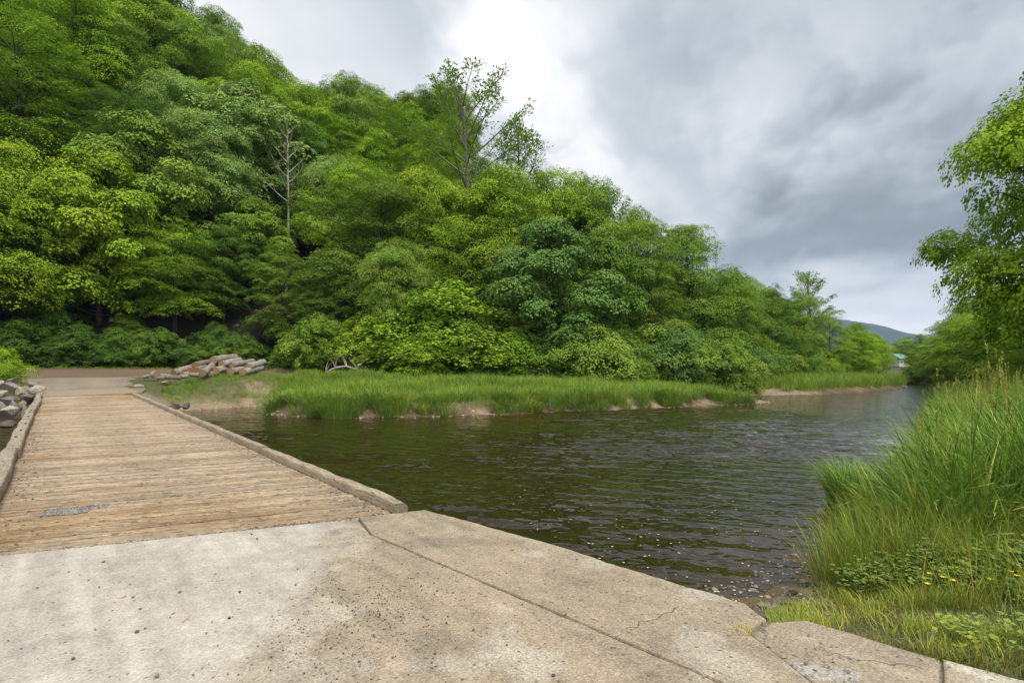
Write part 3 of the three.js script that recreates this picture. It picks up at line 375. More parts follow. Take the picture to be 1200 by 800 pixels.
function makeTree(o) {
  o = { base: 0.15, limbs: 34, el0: -0.05, el1: 1.0, droop: 0.35, secs: 2.2, spacing: 0.5, leaf: 0.19, wide: 0.32, leafN: 16, spray: 0.5, thick: 0.16, sag: 1, ruffle: 0.9, roll: 0.35, trunkR: 0.2, shape: 'layer', color: [1, 1, 1], vary: 0.14, fill: 0.28, ...o };
  const r = rand(o.seed), T = new Build(), C = new Build(), trunk = [], tr = [], up = new THREE.Vector3(), h = o.h;
  const lean = (r() - 0.5) * 0.06 * h, lean2 = (r() - 0.5) * 0.06 * h, wob = [r() * 6, r() * 6];
  const axis = (t) => V(lean * t * t + Math.sin(t * 5 + wob[0]) * 0.012 * h * t, h * t, lean2 * t * t + Math.sin(t * 4 + wob[1]) * 0.012 * h * t);
  for (let i = 0; i <= 10; i++) { const t = i / 10 * 0.97; trunk.push(axis(t)); tr.push(o.trunkR * (Math.pow(1 - t, 0.8) + (i === 0 ? 0.35 : 0)) + 0.012); }
  trunk[0].y -= 0.8; tubeInto(T, trunk, tr, 8);
  const prof = (t) => o.shape === 'layer' ? Math.pow(1 - t, 0.62) * (0.72 + 0.28 * Math.sin(t * 3.14)) + 0.06 : o.shape === 'dome' ? Math.pow(Math.sin(Math.PI * (0.16 + 0.8 * t)), 0.75) * (1 - 0.15 * t) : o.shape === 'bush' ? Math.pow(1 - t * t, 0.5) * 0.95 + 0.1 : Math.pow(Math.sin(Math.PI * (0.1 + 0.86 * t)), 0.9);
  for (let i = 0; i < o.limbs; i++) {
    const t = clamp((i + r() * 0.9) / o.limbs), y = o.base + (0.95 - o.base) * t * (o.shape === 'bush' ? 0.55 : 1), az = i * 2.4 + (r() - 0.5) * 0.9, len = o.R * prof(t) * (0.72 + r() * 0.42), el = lerp(o.el0, o.el1, Math.pow(t, 1.1)) + (r() - 0.5) * 0.3;
    const start = axis(y), d = V(Math.cos(az) * Math.cos(el), Math.sin(el), Math.sin(az) * Math.cos(el)), pts = [start.clone()], rad = [], n = 6, step = len / n; let p = start.clone(), dd = d.clone();
    for (let k = 0; k < n; k++) { p = p.clone().addScaledVector(dd, step); pts.push(p); dd.y -= o.droop / n * (0.6 + k * 0.25); dd.x += (r() - 0.5) * 0.22; dd.z += (r() - 0.5) * 0.22; dd.normalize(); }
    const r0 = Math.min(o.trunkR * 0.42, 0.02 + len * 0.013); for (let k = 0; k <= n; k++) rad.push(r0 * (1 - k / n * 0.86)); tubeInto(T, pts, rad, 5);
    const shade = 1 + (r() - 0.5) * o.vary * 2, lc = [o.color[0] * shade * (1 + (r() - 0.5) * 0.12), o.color[1] * shade, o.color[2] * shade];
    const onLimb = (s) => { const q = s * n, k = Math.min(n - 1, Math.floor(q)); return [pts[k].clone().lerp(pts[k + 1], q - k), pts[k + 1].clone().sub(pts[k]).normalize()]; };
    const ns = Math.max(3, Math.round(len * o.secs));
    for (let k = 0; k < ns; k++) {
      const s = lerp(o.fill, 1, (k + r() * 0.8) / ns), [bp, bd] = onLimb(Math.min(s, 0.999)), sideSign = k % 2 ? 1 : -1, ang = lerp(1.1, 0.45, s) + (r() - 0.5) * 0.4, side = V(-bd.z, 0, bd.x).normalize(); side.y = (r() - 0.5) * 2 * o.roll; side.normalize();
      const sd = bd.clone().multiplyScalar(Math.cos(ang)).addScaledVector(side, sideSign * Math.sin(ang)).normalize(), sl = Math.max(0.5, len * 0.46 * (1.12 - s * 0.75) * (0.6 + r() * 0.7)), m = 3, sp = [bp]; let q = bp.clone(), e = sd.clone();
      for (let j = 0; j < m; j++) { q = q.clone().addScaledVector(e, sl / m); sp.push(q); e.y -= o.droop * 0.16; e.normalize(); }
      tubeInto(T, sp, [0.018 * Math.sqrt(sl), 0.013, 0.008, 0.004], 3);
      const cnt = Math.max(1, Math.round(sl / o.spacing));
      for (let j = 0; j < cnt; j++) { if (o.skip && r() < o.skip) continue; const w = (j + 0.5 + (r() - 0.5) * 0.6) / cnt, ww = clamp(w) * m, jj = Math.min(m - 1, Math.floor(ww)), pp = sp[jj].clone().lerp(sp[jj + 1], ww - jj), dir = sp[jj + 1].clone().sub(sp[jj]).normalize();
        up.set((r() - 0.5) * 0.5, 1, (r() - 0.5) * 0.5); if (o.shape !== 'layer') up.addScaledVector(V(bp.x, (bp.y - h * 0.5) * 0.5, bp.z).normalize(), 0.55); up.addScaledVector(dir, -up.dot(dir)).normalize(); sprayInto(C, pp, dir, up, r, o, lc); }
    }
    if (!(o.skip && r() < o.skip)) { const [bp, bd] = onLimb(0.97); up.set(0, 1, 0).addScaledVector(bd, -bd.y).normalize(); sprayInto(C, bp, bd, up, r, o, lc); }
  }
  for (let k = 0; k < (o.skip ? 5 : 12); k++) { const p = axis(0.9 + r() * 0.09); p.x += (r() - 0.5) * 0.6; p.z += (r() - 0.5) * 0.6; const d = V(r() - 0.5, 0.6, r() - 0.5).normalize(); up.set(r() - 0.5, 1, r() - 0.5).addScaledVector(d, -0.5).normalize(); sprayInto(C, p, d, up, r, o, o.color); }
  return { trunk: geoOf(T), crown: geoOf(C, true) };
}
function makeCrown(o) {                                   // a broadleaf tree: trunk, limbs and boughs, every bough a ragged plate or lump of leaf sprays
  o = { base: 0.12, boughs: 64, br: 0.3, kind: 'plate', density: 5.6, leaf: 0.155, wide: 0.31, leafN: 15, spray: 0.5, thick: 0.2, sag: 0.8, ruffle: 0.9, droop: 0.3, trunkR: 0.22, color: [1, 1, 1], vary: 0.2, top: 0.6, wideAt: 0.3, long: 1.2, dome: 0.42, ...o };
  const r = rand(o.seed), T = new Build(), C = new Build(), h = o.h, lean = (r() - 0.5) * 0.08 * h, lean2 = (r() - 0.5) * 0.08 * h, w0 = r() * 6, up = new THREE.Vector3();
  const axis = (t) => V(lean * t * t + Math.sin(t * 5 + w0) * 0.012 * h * t, h * t, lean2 * t * t + Math.cos(t * 4 + w0) * 0.012 * h * t);
  const tp = [], tr = []; for (let i = 0; i <= 9; i++) { const t = i / 9 * 0.93; tp.push(axis(t)); tr.push(o.trunkR * (Math.pow(1 - t, 0.9) + (i ? 0 : 0.3)) + 0.01); } tp[0].y -= 0.8; tubeInto(T, tp, tr, 7);
  const prof = (t) => { const k = o.wideAt; return t < k ? lerp(0.72, 1, Math.sin(t / k * 1.57)) : Math.pow(Math.cos((t - k) / (1 - k) * 1.5), o.top); };
  for (let i = 0; i < o.boughs; i++) {
    const t = Math.pow((i + r()) / o.boughs, 0.9), az = i * 2.39996 + (r() - 0.5) * 0.8, env = o.R * prof(t) * (0.82 + r() * 0.34), rb = Math.min(env * 0.75, o.R * o.br * (0.5 + Math.pow(r(), 1.4) * 1.1) * (1 - 0.35 * t)) + 0.25, rho = Math.max(0, env - rb * (o.kind === 'plate' ? 1.15 : 0.8)) * (i % 4 === 3 ? 0.35 + r() * 0.3 : 1);
    const cy = o.base + (0.965 - o.base) * t, a = axis(Math.max(0.05, cy - 0.05 - 0.1 * rho / o.R)), cen = axis(cy), er = V(Math.cos(az), 0, Math.sin(az)), et = V(-er.z, 0, er.x); cen.addScaledVector(er, rho); cen.y += (r() - 0.5) * 1.5;
    const mid = a.clone().lerp(cen, 0.55); mid.y += 0.06 * rho * (o.kind === 'plate' ? 1 : -1); tubeInto(T, [a, mid, cen, cen.clone().addScaledVector(er, rb * 0.6)], [0.025 + rho * 0.012, 0.02 + rho * 0.008, 0.02, 0.006], 4);
    const v0 = 1 + (r() - 0.5) * 2 * o.vary, warm = 1 + (r() - 0.5) * 0.16, lc = [o.color[0] * v0 * warm, o.color[1] * v0, o.color[2] * v0];
    if (o.kind === 'plate') {
      const n = Math.round(o.density * 3.14 * rb * rb * o.long), ph = r() * 9, tilt = (r() - 0.35) * 0.3;
      for (let k = 0; k < n; k++) {
        const phi = r() * 6.283, q = Math.sqrt(r()), rag = 0.72 + 0.56 * vnoise(phi * 2.2 + ph, i), ax = Math.cos(phi) * q * rb * rag * o.long, bx = Math.sin(phi) * q * rb * rag, out = Math.max(0, ax);
        const x = cen.x + er.x * ax + et.x * bx, z = cen.z + er.z * ax + et.z * bx, y = cen.y + (r() - 0.5) * 0.3 + tilt * ax + o.dome * rb * (1 - q * q) - o.droop * (out * out + bx * bx * 0.6) / rb * 0.5 + (vnoise(x * 1.1 + 40, z * 1.1) - 0.5) * 0.5;
        const dir = V(er.x * (0.7 + ax / rb) + et.x * bx / rb * 1.1, -0.15 - 0.3 * q * o.droop, er.z * (0.7 + ax / rb) + et.z * bx / rb * 1.1).normalize(); up.set(er.x * 0.25 + (er.x * ax + et.x * bx) / rb * o.dome * 1.3 + (r() - 0.5) * 0.4, 1, er.z * 0.25 + (er.z * ax + et.z * bx) / rb * o.dome * 1.3 + (r() - 0.5) * 0.4); up.addScaledVector(dir, -up.dot(dir)).normalize(); sprayInto(C, V(x, y, z), dir, up, r, o, lc);
      }
    } else {
      const n = Math.round(o.density * 2.2 * 3.14 * rb * rb), ph = r() * 9;
      for (let k = 0; k < n; k++) {
        const cyl = lerp(-0.35, 1, Math.pow(r(), 0.75)), phi = r() * 6.283, cr = Math.sqrt(1 - cyl * cyl), nn = V(cr * Math.cos(phi), cyl, cr * Math.sin(phi)), rag = 0.72 + 0.5 * vnoise(phi * 1.8 + ph, cyl * 3 + i) - (r() < 0.25 ? r() * 0.5 : 0), p = V(cen.x + nn.x * rb * rag * 1.12, cen.y + nn.y * rb * rag * 0.72, cen.z + nn.z * rb * rag * 1.12);
        up.copy(nn).add(V((r() - 0.5) * 0.6, 0.7, (r() - 0.5) * 0.6)).normalize(); const dir = V(nn.x + (r() - 0.5), -0.25 + (r() - 0.5) * 0.5, nn.z + (r() - 0.5)); dir.addScaledVector(up, -dir.dot(up)).normalize(); sprayInto(C, p, dir, up, r, o, lc);
      }
    }
  }
  return { trunk: geoOf(T), crown: geoOf(C, true), h };
}
const barkMap = texture(256, 512, (x, y) => { const a = fbm(x / 8, y / 40, 4, 32, 0), b = vnoise(x / 2, y / 3, 128, 0); return 0.6 + (a - 0.5) * 0.8 + (b - 0.5) * 0.25; }, false);
const bark = new THREE.MeshStandardMaterial({ color: lin(0.13, 0.1, 0.075), map: barkMap, bumpMap: barkMap, bumpScale: 0.03, roughness: 1 });
const greyBark = new THREE.MeshStandardMaterial({ color: lin(0.3, 0.27, 0.22), map: barkMap, bumpMap: barkMap, bumpScale: 0.02, roughness: 1 });
const leafMat = (r, g, b) => new THREE.MeshPhysicalMaterial({ color: lin(r, g, b), vertexColors: true, roughness: 1, transmission: 0.18, thickness: 0, side: THREE.DoubleSide, specularIntensity: 0.25 });
const GREENS = { mid: leafMat(0.214, 0.337, 0.037), bright: leafMat(0.291, 0.447, 0.029), yellow: leafMat(0.295, 0.425, 0.03), dark: leafMat(0.139, 0.254, 0.032), blue: leafMat(0.158, 0.279, 0.060), pale: leafMat(0.284, 0.417, 0.097), olive: leafMat(0.248, 0.363, 0.049) };
const protos = {
  layerA: makeCrown({ seed: 1, h: 15, R: 6.4, base: 0.15, boughs: 54, kind: 'plate', droop: 0.45, wideAt: 0.42, top: 0.5 }),
  layerB: makeCrown({ seed: 2, h: 13, R: 6.2, base: 0.16, boughs: 50, kind: 'plate', droop: 0.5, br: 0.3, wideAt: 0.45, top: 0.45 }),
  layerC: makeCrown({ seed: 3, h: 16, R: 5.8, base: 0.16, boughs: 52, kind: 'plate', droop: 0.35, br: 0.32, wideAt: 0.42, top: 0.5 }),
  domeA: makeCrown({ seed: 4, h: 16, R: 5.6, base: 0.2, boughs: 48, kind: 'lump', ruffle: 1.2, wideAt: 0.45, top: 0.5, br: 0.31, thick: 0.3 }),
  domeB: makeCrown({ seed: 5, h: 17, R: 5.2, base: 0.24, boughs: 48, kind: 'lump', ruffle: 1.3, wideAt: 0.5, top: 0.5, br: 0.3, thick: 0.3 }),
  domeC: makeCrown({ seed: 6, h: 15, R: 5.8, base: 0.1, boughs: 52, kind: 'lump', leaf: 0.23, wide: 0.36, leafN: 9, ruffle: 0.8, wideAt: 0.35, br: 0.27, vary: 0.2, sag: 1.2 }),
  tall: makeCrown({ seed: 7, h: 18, R: 4.2, base: 0.16, boughs: 50, kind: 'lump', ruffle: 1.3, wideAt: 0.45, br: 0.34, thick: 0.3 }),
  bushA: makeCrown({ seed: 8, h: 4.4, R: 3.0, base: 0.06, boughs: 30, kind: 'lump', br: 0.34, leaf: 0.15, spray: 0.36, density: 7, trunkR: 0.07, wideAt: 0.3 }),
  bushB: makeCrown({ seed: 9, h: 3.6, R: 2.8, base: 0.05, boughs: 28, kind: 'lump', br: 0.36, leaf: 0.13, spray: 0.34, density: 8, ruffle: 1.3, trunkR: 0.06, wideAt: 0.3 }),
  bushC: makeCrown({ seed: 10, h: 4.2, R: 3.2, base: 0.06, boughs: 34, kind: 'plate', br: 0.36, leaf: 0.15, spray: 0.38, density: 8, droop: 0.6, trunkR: 0.07, wideAt: 0.25 }),
  sparseA: makeTree({ seed: 21, h: 24, R: 7.2, base: 0.5, limbs: 26, el0: 0.65, el1: 1.05, droop: -0.1, shape: 'dome', thick: 0.5, ruffle: 1.6, roll: 0.9, spacing: 0.6, leafN: 16, spray: 0.5, leaf: 0.22, secs: 1.5, skip: 0.3, fill: 0.45, trunkR: 0.3 }),
  sparseB: makeTree({ seed: 22, h: 20, R: 4.8, base: 0.4, limbs: 30, el0: 0.7, el1: 1.2, droop: -0.05, shape: 'dome', thick: 0.5, ruffle: 1.6, roll: 0.9, spacing: 0.55, leafN: 17, spray: 0.5, leaf: 0.22, secs: 1.7, skip: 0.15, fill: 0.4, trunkR: 0.26 }),
};
protos.sparseA.h = 24; protos.sparseB.h = 20;
function plant(name, proto, x, D, height, mat, label, cat, grp, turn, sink = 0.15, wide = 1, barkM = bark) {
  const p = protos[proto], s = height / p.h, g = group(name, x, G(x, D) - sink, -D); g.rotation.y = turn; g.scale.set(s * wide, s, s * wide);
  mesh('trunk', p.trunk, barkM, g); tag(mesh('crown', p.crown, GREENS[mat], g), null, null, null, 'stuff'); return tag(g, label, cat, grp);
}
const zone = (x, hill) => (hill > 26 ? 'high on the slope above ' : hill > 11 ? 'on the lower slope above ' : 'at the hill foot behind ') + (x < -34 ? 'the dirt track' : x < -15 ? 'the log pile' : x < 6 ? 'the grassy bank' : x < 22 ? 'the gravel spit' : 'the far grass bar');
const occupied = [];
const free = (x, D, d) => occupied.every(([a, b, c]) => Math.hypot(a - x, b - D) > (c + d) * 0.5);
// trees one can point to along the foot of the hill: [column, distance, top row, kind, green, width, label]
const key = [
  [205, 48.5, 262, 'layerB', 'bright', 1.15, 'bright layered tree with drooping flat sprays behind the dirt track'],
  [70, 50, 200, 'layerA', 'mid', 1.05, 'broad layered tree with dark gaps beside the dirt track'],
  [-20, 47, 215, 'layerC', 'mid', 1.1, 'leafy layered tree over the start of the dirt track'],
  [245, 57, 140, 'domeA', 'pale', 1.25, 'large pale green rounded tree behind the bright layered tree'],
  [130, 60, 105, 'layerA', 'pale', 1.2, 'tall pale layered tree on the slope above the dirt track'],
  [20, 60, 60, 'layerC', 'mid', 1.25, 'tall spreading tree high on the slope above the dirt track'],
  [262, 51, 262, 'layerA', 'dark', 0.9, 'dark layered tree in the gap behind the log pile'],
  [298, 55, 232, 'domeC', 'mid', 1.0, 'rounded tree on the slope just below the dead tree'],
  [330, 50, 285, 'layerC', 'mid', 0.9, 'mid green tree behind the log pile'],
  [445, 52, 205, 'layerA', 'olive', 1.15, 'broad olive green tree behind the driftwood branches'],
  [400, 48, 300, 'layerB', 'mid', 0.95, 'low spreading tree beside the driftwood branches'],
  [465, 46.5, 280, 'domeA', 'olive', 0.95, 'rounded olive tree leaning over the grassy bank'],
  [520, 45.5, 335, 'bushC', 'bright', 1.3, 'bright green layered small tree at the back of the grassy bank'],
  [645, 46, 258, 'domeC', 'blue', 1.12, 'dark bluish green dense maple behind the grassy bank'],
  [705, 48.5, 275, 'domeC', 'dark', 0.95, 'dark dense tree beside the bluish green maple'],
  [575, 53, 190, 'tall', 'yellow', 1.3, 'yellow green tree rising under the tall sparse tree'],
  [760, 52, 262, 'layerC', 'mid', 0.85, 'mid green tree with dark layers behind the gravel spit'],
  [810, 58, 258, 'tall', 'mid', 1.25, 'tall upright tree standing above the gravel spit'],
  [700, 60, 222, 'domeB', 'mid', 1.0, 'round topped tree on the crest above the maple'],
  [860, 60, 318, 'domeA', 'mid', 0.9, 'rounded tree at the water behind the second gravel bar'],
  [935, 72, 344, 'domeB', 'mid', 1.0, 'round tree below the lone sparse tree'],
  [972, 84, 362, 'layerC', 'olive', 0.95, 'olive tree standing behind the far grass bar'],
  [1003, 97, 379, 'domeA', 'mid', 1.0, 'rounded tree where the left bank meets the bend'],
  [1030, 112, 394, 'domeB', 'bright', 1.0, 'bright tree closing the left bank at the bend'],
  [905, 66, 335, 'layerA', 'dark', 0.8, 'dark leaning tree over the water at the far grass bar'],
];
for (const [px, D, top, kind, green, wide, label] of key) { const x = (px - 600) / F * D, y0 = G(x, D) - 0.15, H = EYE + (HZ - top) / F * D - y0; plant(kind.startsWith('bush') ? 'small_tree' : 'forest_tree', kind, x, D, H, green, label, 'tree', null, px * 0.7, 0.15, wide); occupied.push([x, D, 6]); }
// tall sparse trees and the dead tree
{
  const tallAt = (px, D, top, kind, label, wide = 1, mat = 'olive') => { const x = (px - 600) / F * D, y0 = G(x, D) - 0.15, H = EYE + (HZ - top) / F * D - y0; plant('sparse_tree', kind, x, D, H, mat, label, 'tree', null, px, 0.15, wide, greyBark); occupied.push([x, D, 3]); };
  tallAt(548, 58, 95, 'sparseA', 'tall sparse tree with open crown and bare limbs above the forest', 1.0); tallAt(614, 60, 150, 'sparseB', 'smaller sparse tree beside the tall open crowned one'); tallAt(952, 80, 318, 'sparseB', 'lone sparse tree standing above the far tree line', 1.15, 'olive');
  const T = new Build(), r = rand(333), x = (335 - 600) / F * 57, D = 57, y0 = G(x, D), top = EYE + (HZ - 138) / F * D, h = top - y0, pts = [], rad = [];
  for (let i = 0; i <= 9; i++) { const t = i / 9; pts.push(V(Math.sin(t * 5) * 0.15 + t * 0.3, h * t - (i ? 0 : 0.5), Math.cos(t * 4) * 0.12)); rad.push(0.2 * (1 - t * 0.93)); } tubeInto(T, pts, rad, 7);
  for (let i = 0; i < 17; i++) { const t = 0.5 + i / 17 * 0.47, k = Math.min(8, Math.floor(t * 9)), o = pts[k].clone().lerp(pts[k + 1], t * 9 - k), a = i * 2.4 + r(), L = (1 - t) * 5.2 + 1.2, e = 0.35 + r() * 0.5, q = [o]; let d = V(Math.cos(a) * Math.cos(e), Math.sin(e), Math.sin(a) * Math.cos(e)), p = o; for (let j = 0; j < 4; j++) { p = p.clone().addScaledVector(d, L / 4); q.push(p); d.x += (r() - 0.5) * 0.5; d.y += 0.12; d.z += (r() - 0.5) * 0.5; d.normalize(); } tubeInto(T, q, [0.07, 0.05, 0.035, 0.02, 0.008], 5);
    for (let j = 1; j < 4; j++) { const s = [q[j]], dd = d.clone().add(V(r() - 0.5, r() * 0.5, r() - 0.5)).normalize(); s.push(q[j].clone().addScaledVector(dd, 0.5)); s.push(s[1].clone().addScaledVector(dd, 0.5).add(V(0, 0.1, 0))); tubeInto(T, s, [0.025, 0.015, 0.006], 4); } }
  const m = mesh('dead_tree', geoOf(T), new THREE.MeshStandardMaterial({ color: lin(0.62, 0.56, 0.48), map: barkMap, roughness: 1 }), scene); m.position.set(x, y0, -D); tag(m, 'pale bare dead tree standing among the green forest', 'tree'); occupied.push([x, D, 5]); for (const k of [3, 6]) occupied.push([x + k * 0.47, D - k, 4.5]);
}
for (const [px, D, top, kind, green, wide, label] of [[632, 63, 203, 'domeA', 'bright', 1.05, 'bright rounded tree on the crest beside the smaller sparse tree'], [668, 66, 212, 'domeB', 'mid', 1.0, 'round topped tree on the crest right behind the maple'], [738, 68, 248, 'domeB', 'olive', 1.0, 'olive crest tree between the maple and the tall upright tree']]) { const x = (px - 600) / F * D, y0 = G(x, D) - 0.15; plant('forest_tree', kind, x, D, EYE + (HZ - top) / F * D - y0, green, label, 'tree', null, px, 0.15, wide); }
// the rest of the forest, tree by tree
{
  const r = rand(4711), kinds = ['layerA', 'layerC', 'domeA', 'domeB', 'domeC', 'tall', 'domeA', 'layerB'], greens = ['mid', 'bright', 'bright', 'yellow', 'pale', 'olive', 'dark', 'bright', 'mid'], words = { mid: 'mid green', bright: 'bright green', yellow: 'yellow green', pale: 'pale green', olive: 'olive green', dark: 'dark green', blue: 'bluish green' };
  const form = { layerA: 'broad layered', layerB: 'low layered', layerC: 'layered', domeA: 'rounded', domeB: 'round topped', domeC: 'dense', tall: 'tall narrow' };
  let n = 0;
  for (const [x0, xw, D0, Dw, pa, pb, far, most, all] of [[-125, 205, 25, 125, -140, 1120, 62, 235, 30000], [-150, 150, 0, 60, -620, -140, 24, 75, 9000]]) for (let tries = 0, m = 0; tries < all && m < most; tries++) {
    const x = x0 + r() * xw, D = D0 + r() * Dw, L = land(x, D); if (L.hill < 1.5 || L.hill > far) continue;
    const px = 600 + x / D * F; if (px < pa || px > pb) continue;
    const gap = 4.5 + (D - 40) * 0.02 + L.hill * 0.02; if (!free(x, D, gap)) continue;
    const kind = kinds[Math.floor(r() * kinds.length)], green = (r(), greens[Math.floor(r() * greens.length)]), cap = ramp(x, [[-60, 17], [-20, 16.5], [0, 14.5], [20, 13.5], [45, 12], [60, 10]]), H = cap * (0.78 + r() * 0.34);
    plant('forest_tree', kind, x, D, H, green, words[green] + ' ' + form[kind] + ' tree ' + zone(x, L.hill), 'tree', 'trees of the hillside forest', r() * 6.28, 0.2, 0.92 + r() * 0.3); occupied.push([x, D, gap]); n++; m++;
  }
  console.log('forest trees', n);
}
// undergrowth at the forest edge
{
  const r = rand(99), edge = foot.slice(1, 12), curve = new THREE.CatmullRomCurve3(edge.map(([x, D]) => V(x, 0, -D)), false, 'catmullrom', 0.1), kinds = ['bushA', 'bushB', 'bushC'];
  const list = []; for (let i = 0; i < 90; i++) { const p = curve.getPointAt(0.2 + 0.75 * (i + r()) / 90); list.push([p.x + (r() - 0.5) * 2, -p.z + 0.3 + r() * 1.5]); }
  for (const [x, D] of list) { const px = 600 + x / D * F; if (px < -60 || px > 1080) continue; const k = x < -16 ? 'bushC' : kinds[Math.floor(r() * 3)], g = x < -16 ? ['mid', 'dark', 'dark'][Math.floor(r() * 3)] : ['mid', 'olive', 'bright', 'blue', 'yellow'][Math.floor(r() * 5)], H = x < -16 ? 1.3 + r() * r() * 3.6 : 2.6 + r() * 2.6; plant('shrub', k, x, D, H, g, (H > 3.4 ? 'tall ' : '') + { mid: 'mid green', dark: 'dark green', olive: 'olive green', bright: 'bright green', blue: 'bluish green', yellow: 'yellow green' }[g] + ' leafy shrub ' + zone(x, 0), 'shrub', 'shrubs along the forest edge', r() * 6.28, 0.1, 0.95 + r() * 0.3); }
  for (let k = 0, n = 0; k < 6000 && n < 50; k++) { const x = -62 + r() * 52, D = 24 + r() * 34, L = land(x, D), px = 600 + x / D * F; if (L.hill < 1.2 || L.hill > 13 || px < -60 || px > 480 || !free(x, D, 0.6)) continue; occupied.push([x, D, 2.4]); n++; const H = 1.6 + r() * 2.0, g = r() < 0.75 ? 'dark' : 'mid'; plant('sapling', r() < 0.7 ? 'bushC' : 'bushA', x, D, H, g, (g === 'dark' ? 'dark' : 'mid') + ' green sapling in the shade under the trees behind ' + (x < -34 ? 'the dirt track' : 'the log pile'), 'sapling', 'saplings under the trees', r() * 6.28, 0.2, 0.95 + r() * 0.3); }
  const shrubAt = (px, D, H, kind, green, label, wide = 1) => plant('shrub', kind, (px - 600) / F * D, D, H, green, label, 'shrub', null, px, 0.1, wide);
  shrubAt(600, 42, 4.0, 'bushC', 'bright', 'bright yellow green spreading shrub at the back of the grassy bank', 1.25); shrubAt(500, 40.5, 3.4, 'bushC', 'bright', 'bright leafy shrub right of the driftwood branches', 1.15); shrubAt(375, 44, 4.2, 'bushA', 'mid', 'dark gapped leafy shrub between log pile and driftwood branches'); shrubAt(560, 43, 4.6, 'bushA', 'mid', 'rounded shrub between the two bright shrubs'); shrubAt(730, 43, 3, 'bushB', 'olive', 'olive shrub at the end of the grassy bank'); shrubAt(778, 46.5, 3.0, 'bushB', 'olive', 'small olive shrub by the back pool');
  shrubAt(860, 50, 3.6, 'bushB', 'olive', 'drooping olive shrub over the back pool', 1.1); shrubAt(-5, 31, 2.2, 'bushB', 'yellow', 'fresh yellow green bush above the riprap boulders', 0.9); shrubAt(790, 45.5, 4.5, 'bushA', 'blue', 'bluish shrub beside the back pool'); shrubAt(835, 51, 5.0, 'bushA', 'mid', 'tall rounded shrub at the head of the back pool');
}
// right bank: the maple and the trees behind it
protos.maple = makeCrown({ seed: 31, h: 14, R: 6.2, base: 0.18, boughs: 118, kind: 'lump', br: 0.235, leaf: 0.14, wide: 0.4, leafN: 14, spray: 0.32, thick: 0.3, density: 6.5, ruffle: 1.0, vary: 0.16, wideAt: 0.3, top: 0.55, sag: 1.2 });
plant('maple_tree', 'maple', 26.8, 22.5, 16.8, 'bright', 'large maple leaning out over the tall reed grass', 'tree', null, 2.2, 0.15, 0.84);
{
  const r = rand(12), list = [[1195, 38, 330, 'domeC', 'mid'], [1168, 46, 352, 'layerC', 'mid'], [1215, 30, 380, 'layerB', 'bright'], [1142, 58, 368, 'domeA', 'bright'], [1120, 70, 385, 'layerA', 'mid'], [1150, 68, 350, 'domeB', 'olive'], [1100, 96, 402, 'domeA', 'olive'], [1085, 112, 404, 'layerC', 'bright'], [1112, 108, 396, 'domeB', 'mid'], [1082, 122, 405, 'domeC', 'mid'], [1128, 92, 390, 'domeA', 'mid'], [1098, 126, 393, 'tall', 'dark'], [1180, 60, 335, 'domeB', 'mid'], [1225, 48, 320, 'domeA', 'mid'], [1030, 140, 398, 'domeB', 'olive'], [1014, 128, 388, 'domeA', 'pale'], [1040, 230, 405, 'domeB', 'pale'], [1075, 210, 405, 'domeA', 'olive'], [1090, 240, 404, 'domeB', 'mid'], [1110, 220, 402, 'tall', 'mid'], [1130, 180, 396, 'domeA', 'mid'], [1062, 260, 403, 'domeB', 'mid'], [1025, 180, 395, 'domeA', 'mid'], [1160, 140, 385, 'domeB', 'mid'], [1190, 110, 370, 'domeA', 'mid']];
  for (const [px, D, top, kind, green] of list) { const x = (px - 600) / F * D, y0 = G(x, D) - 0.2, H = Math.max(3, EYE + (HZ - top) / F * D - y0); plant('bank_tree', kind, x, D, H, green, (D < 100 ? 'leafy tree along the river bank behind the maple' : 'leafy tree at the far bend of the river'), 'tree', D < 100 ? 'trees along the bank behind the maple' : 'trees at the far river bend', r() * 6.28, 0.2, 1.1 + r() * 0.3); }
  let n = 0; for (let k = 0; k < 4000 && n < 60; k++) { const D = 85 + r() * 190, px = 985 + r() * 290, x = (px - 600) / F * D, L = land(x, D); if (L.shore < 2 || L.hill > 0 || !free(x, D, 6 + D * 0.02) || (D < 187 && Math.abs(px - 1052) < 15)) continue; occupied.push([x, D, 6 + D * 0.02]); n++; plant('bank_tree', ['domeA', 'domeB', 'layerC', 'layerA', 'domeC'][k % 5], x, D, 7.5 + r() * 4, ['mid', 'olive', 'bright', 'pale', 'mid'][Math.floor(r() * 5)], D < 130 ? 'leafy tree on the flat behind the maple' : 'distant leafy tree on the valley floor beyond the river bend', 'tree', D < 130 ? 'trees on the flat behind the maple' : 'trees of the valley floor', r() * 6, 0.2, 1.2); }
  for (let i = 0; i < 16; i++) { const px = 1072 + r() * 110, D = 100 - (px - 1072) * 0.45 + r() * 6, x = (px - 600) / F * D, L = land(x, D); if (L.shore < 0.5) continue; plant('shrub', ['bushA', 'bushB', 'bushC'][i % 3], x, D, 2.4 + r() * 2.2, ['olive', 'mid', 'bright'][i % 3], 'shrub overhanging the water below the maple side trees', 'shrub', 'shrubs of the maple bank', r() * 6, 0.1, 1.2); }
}

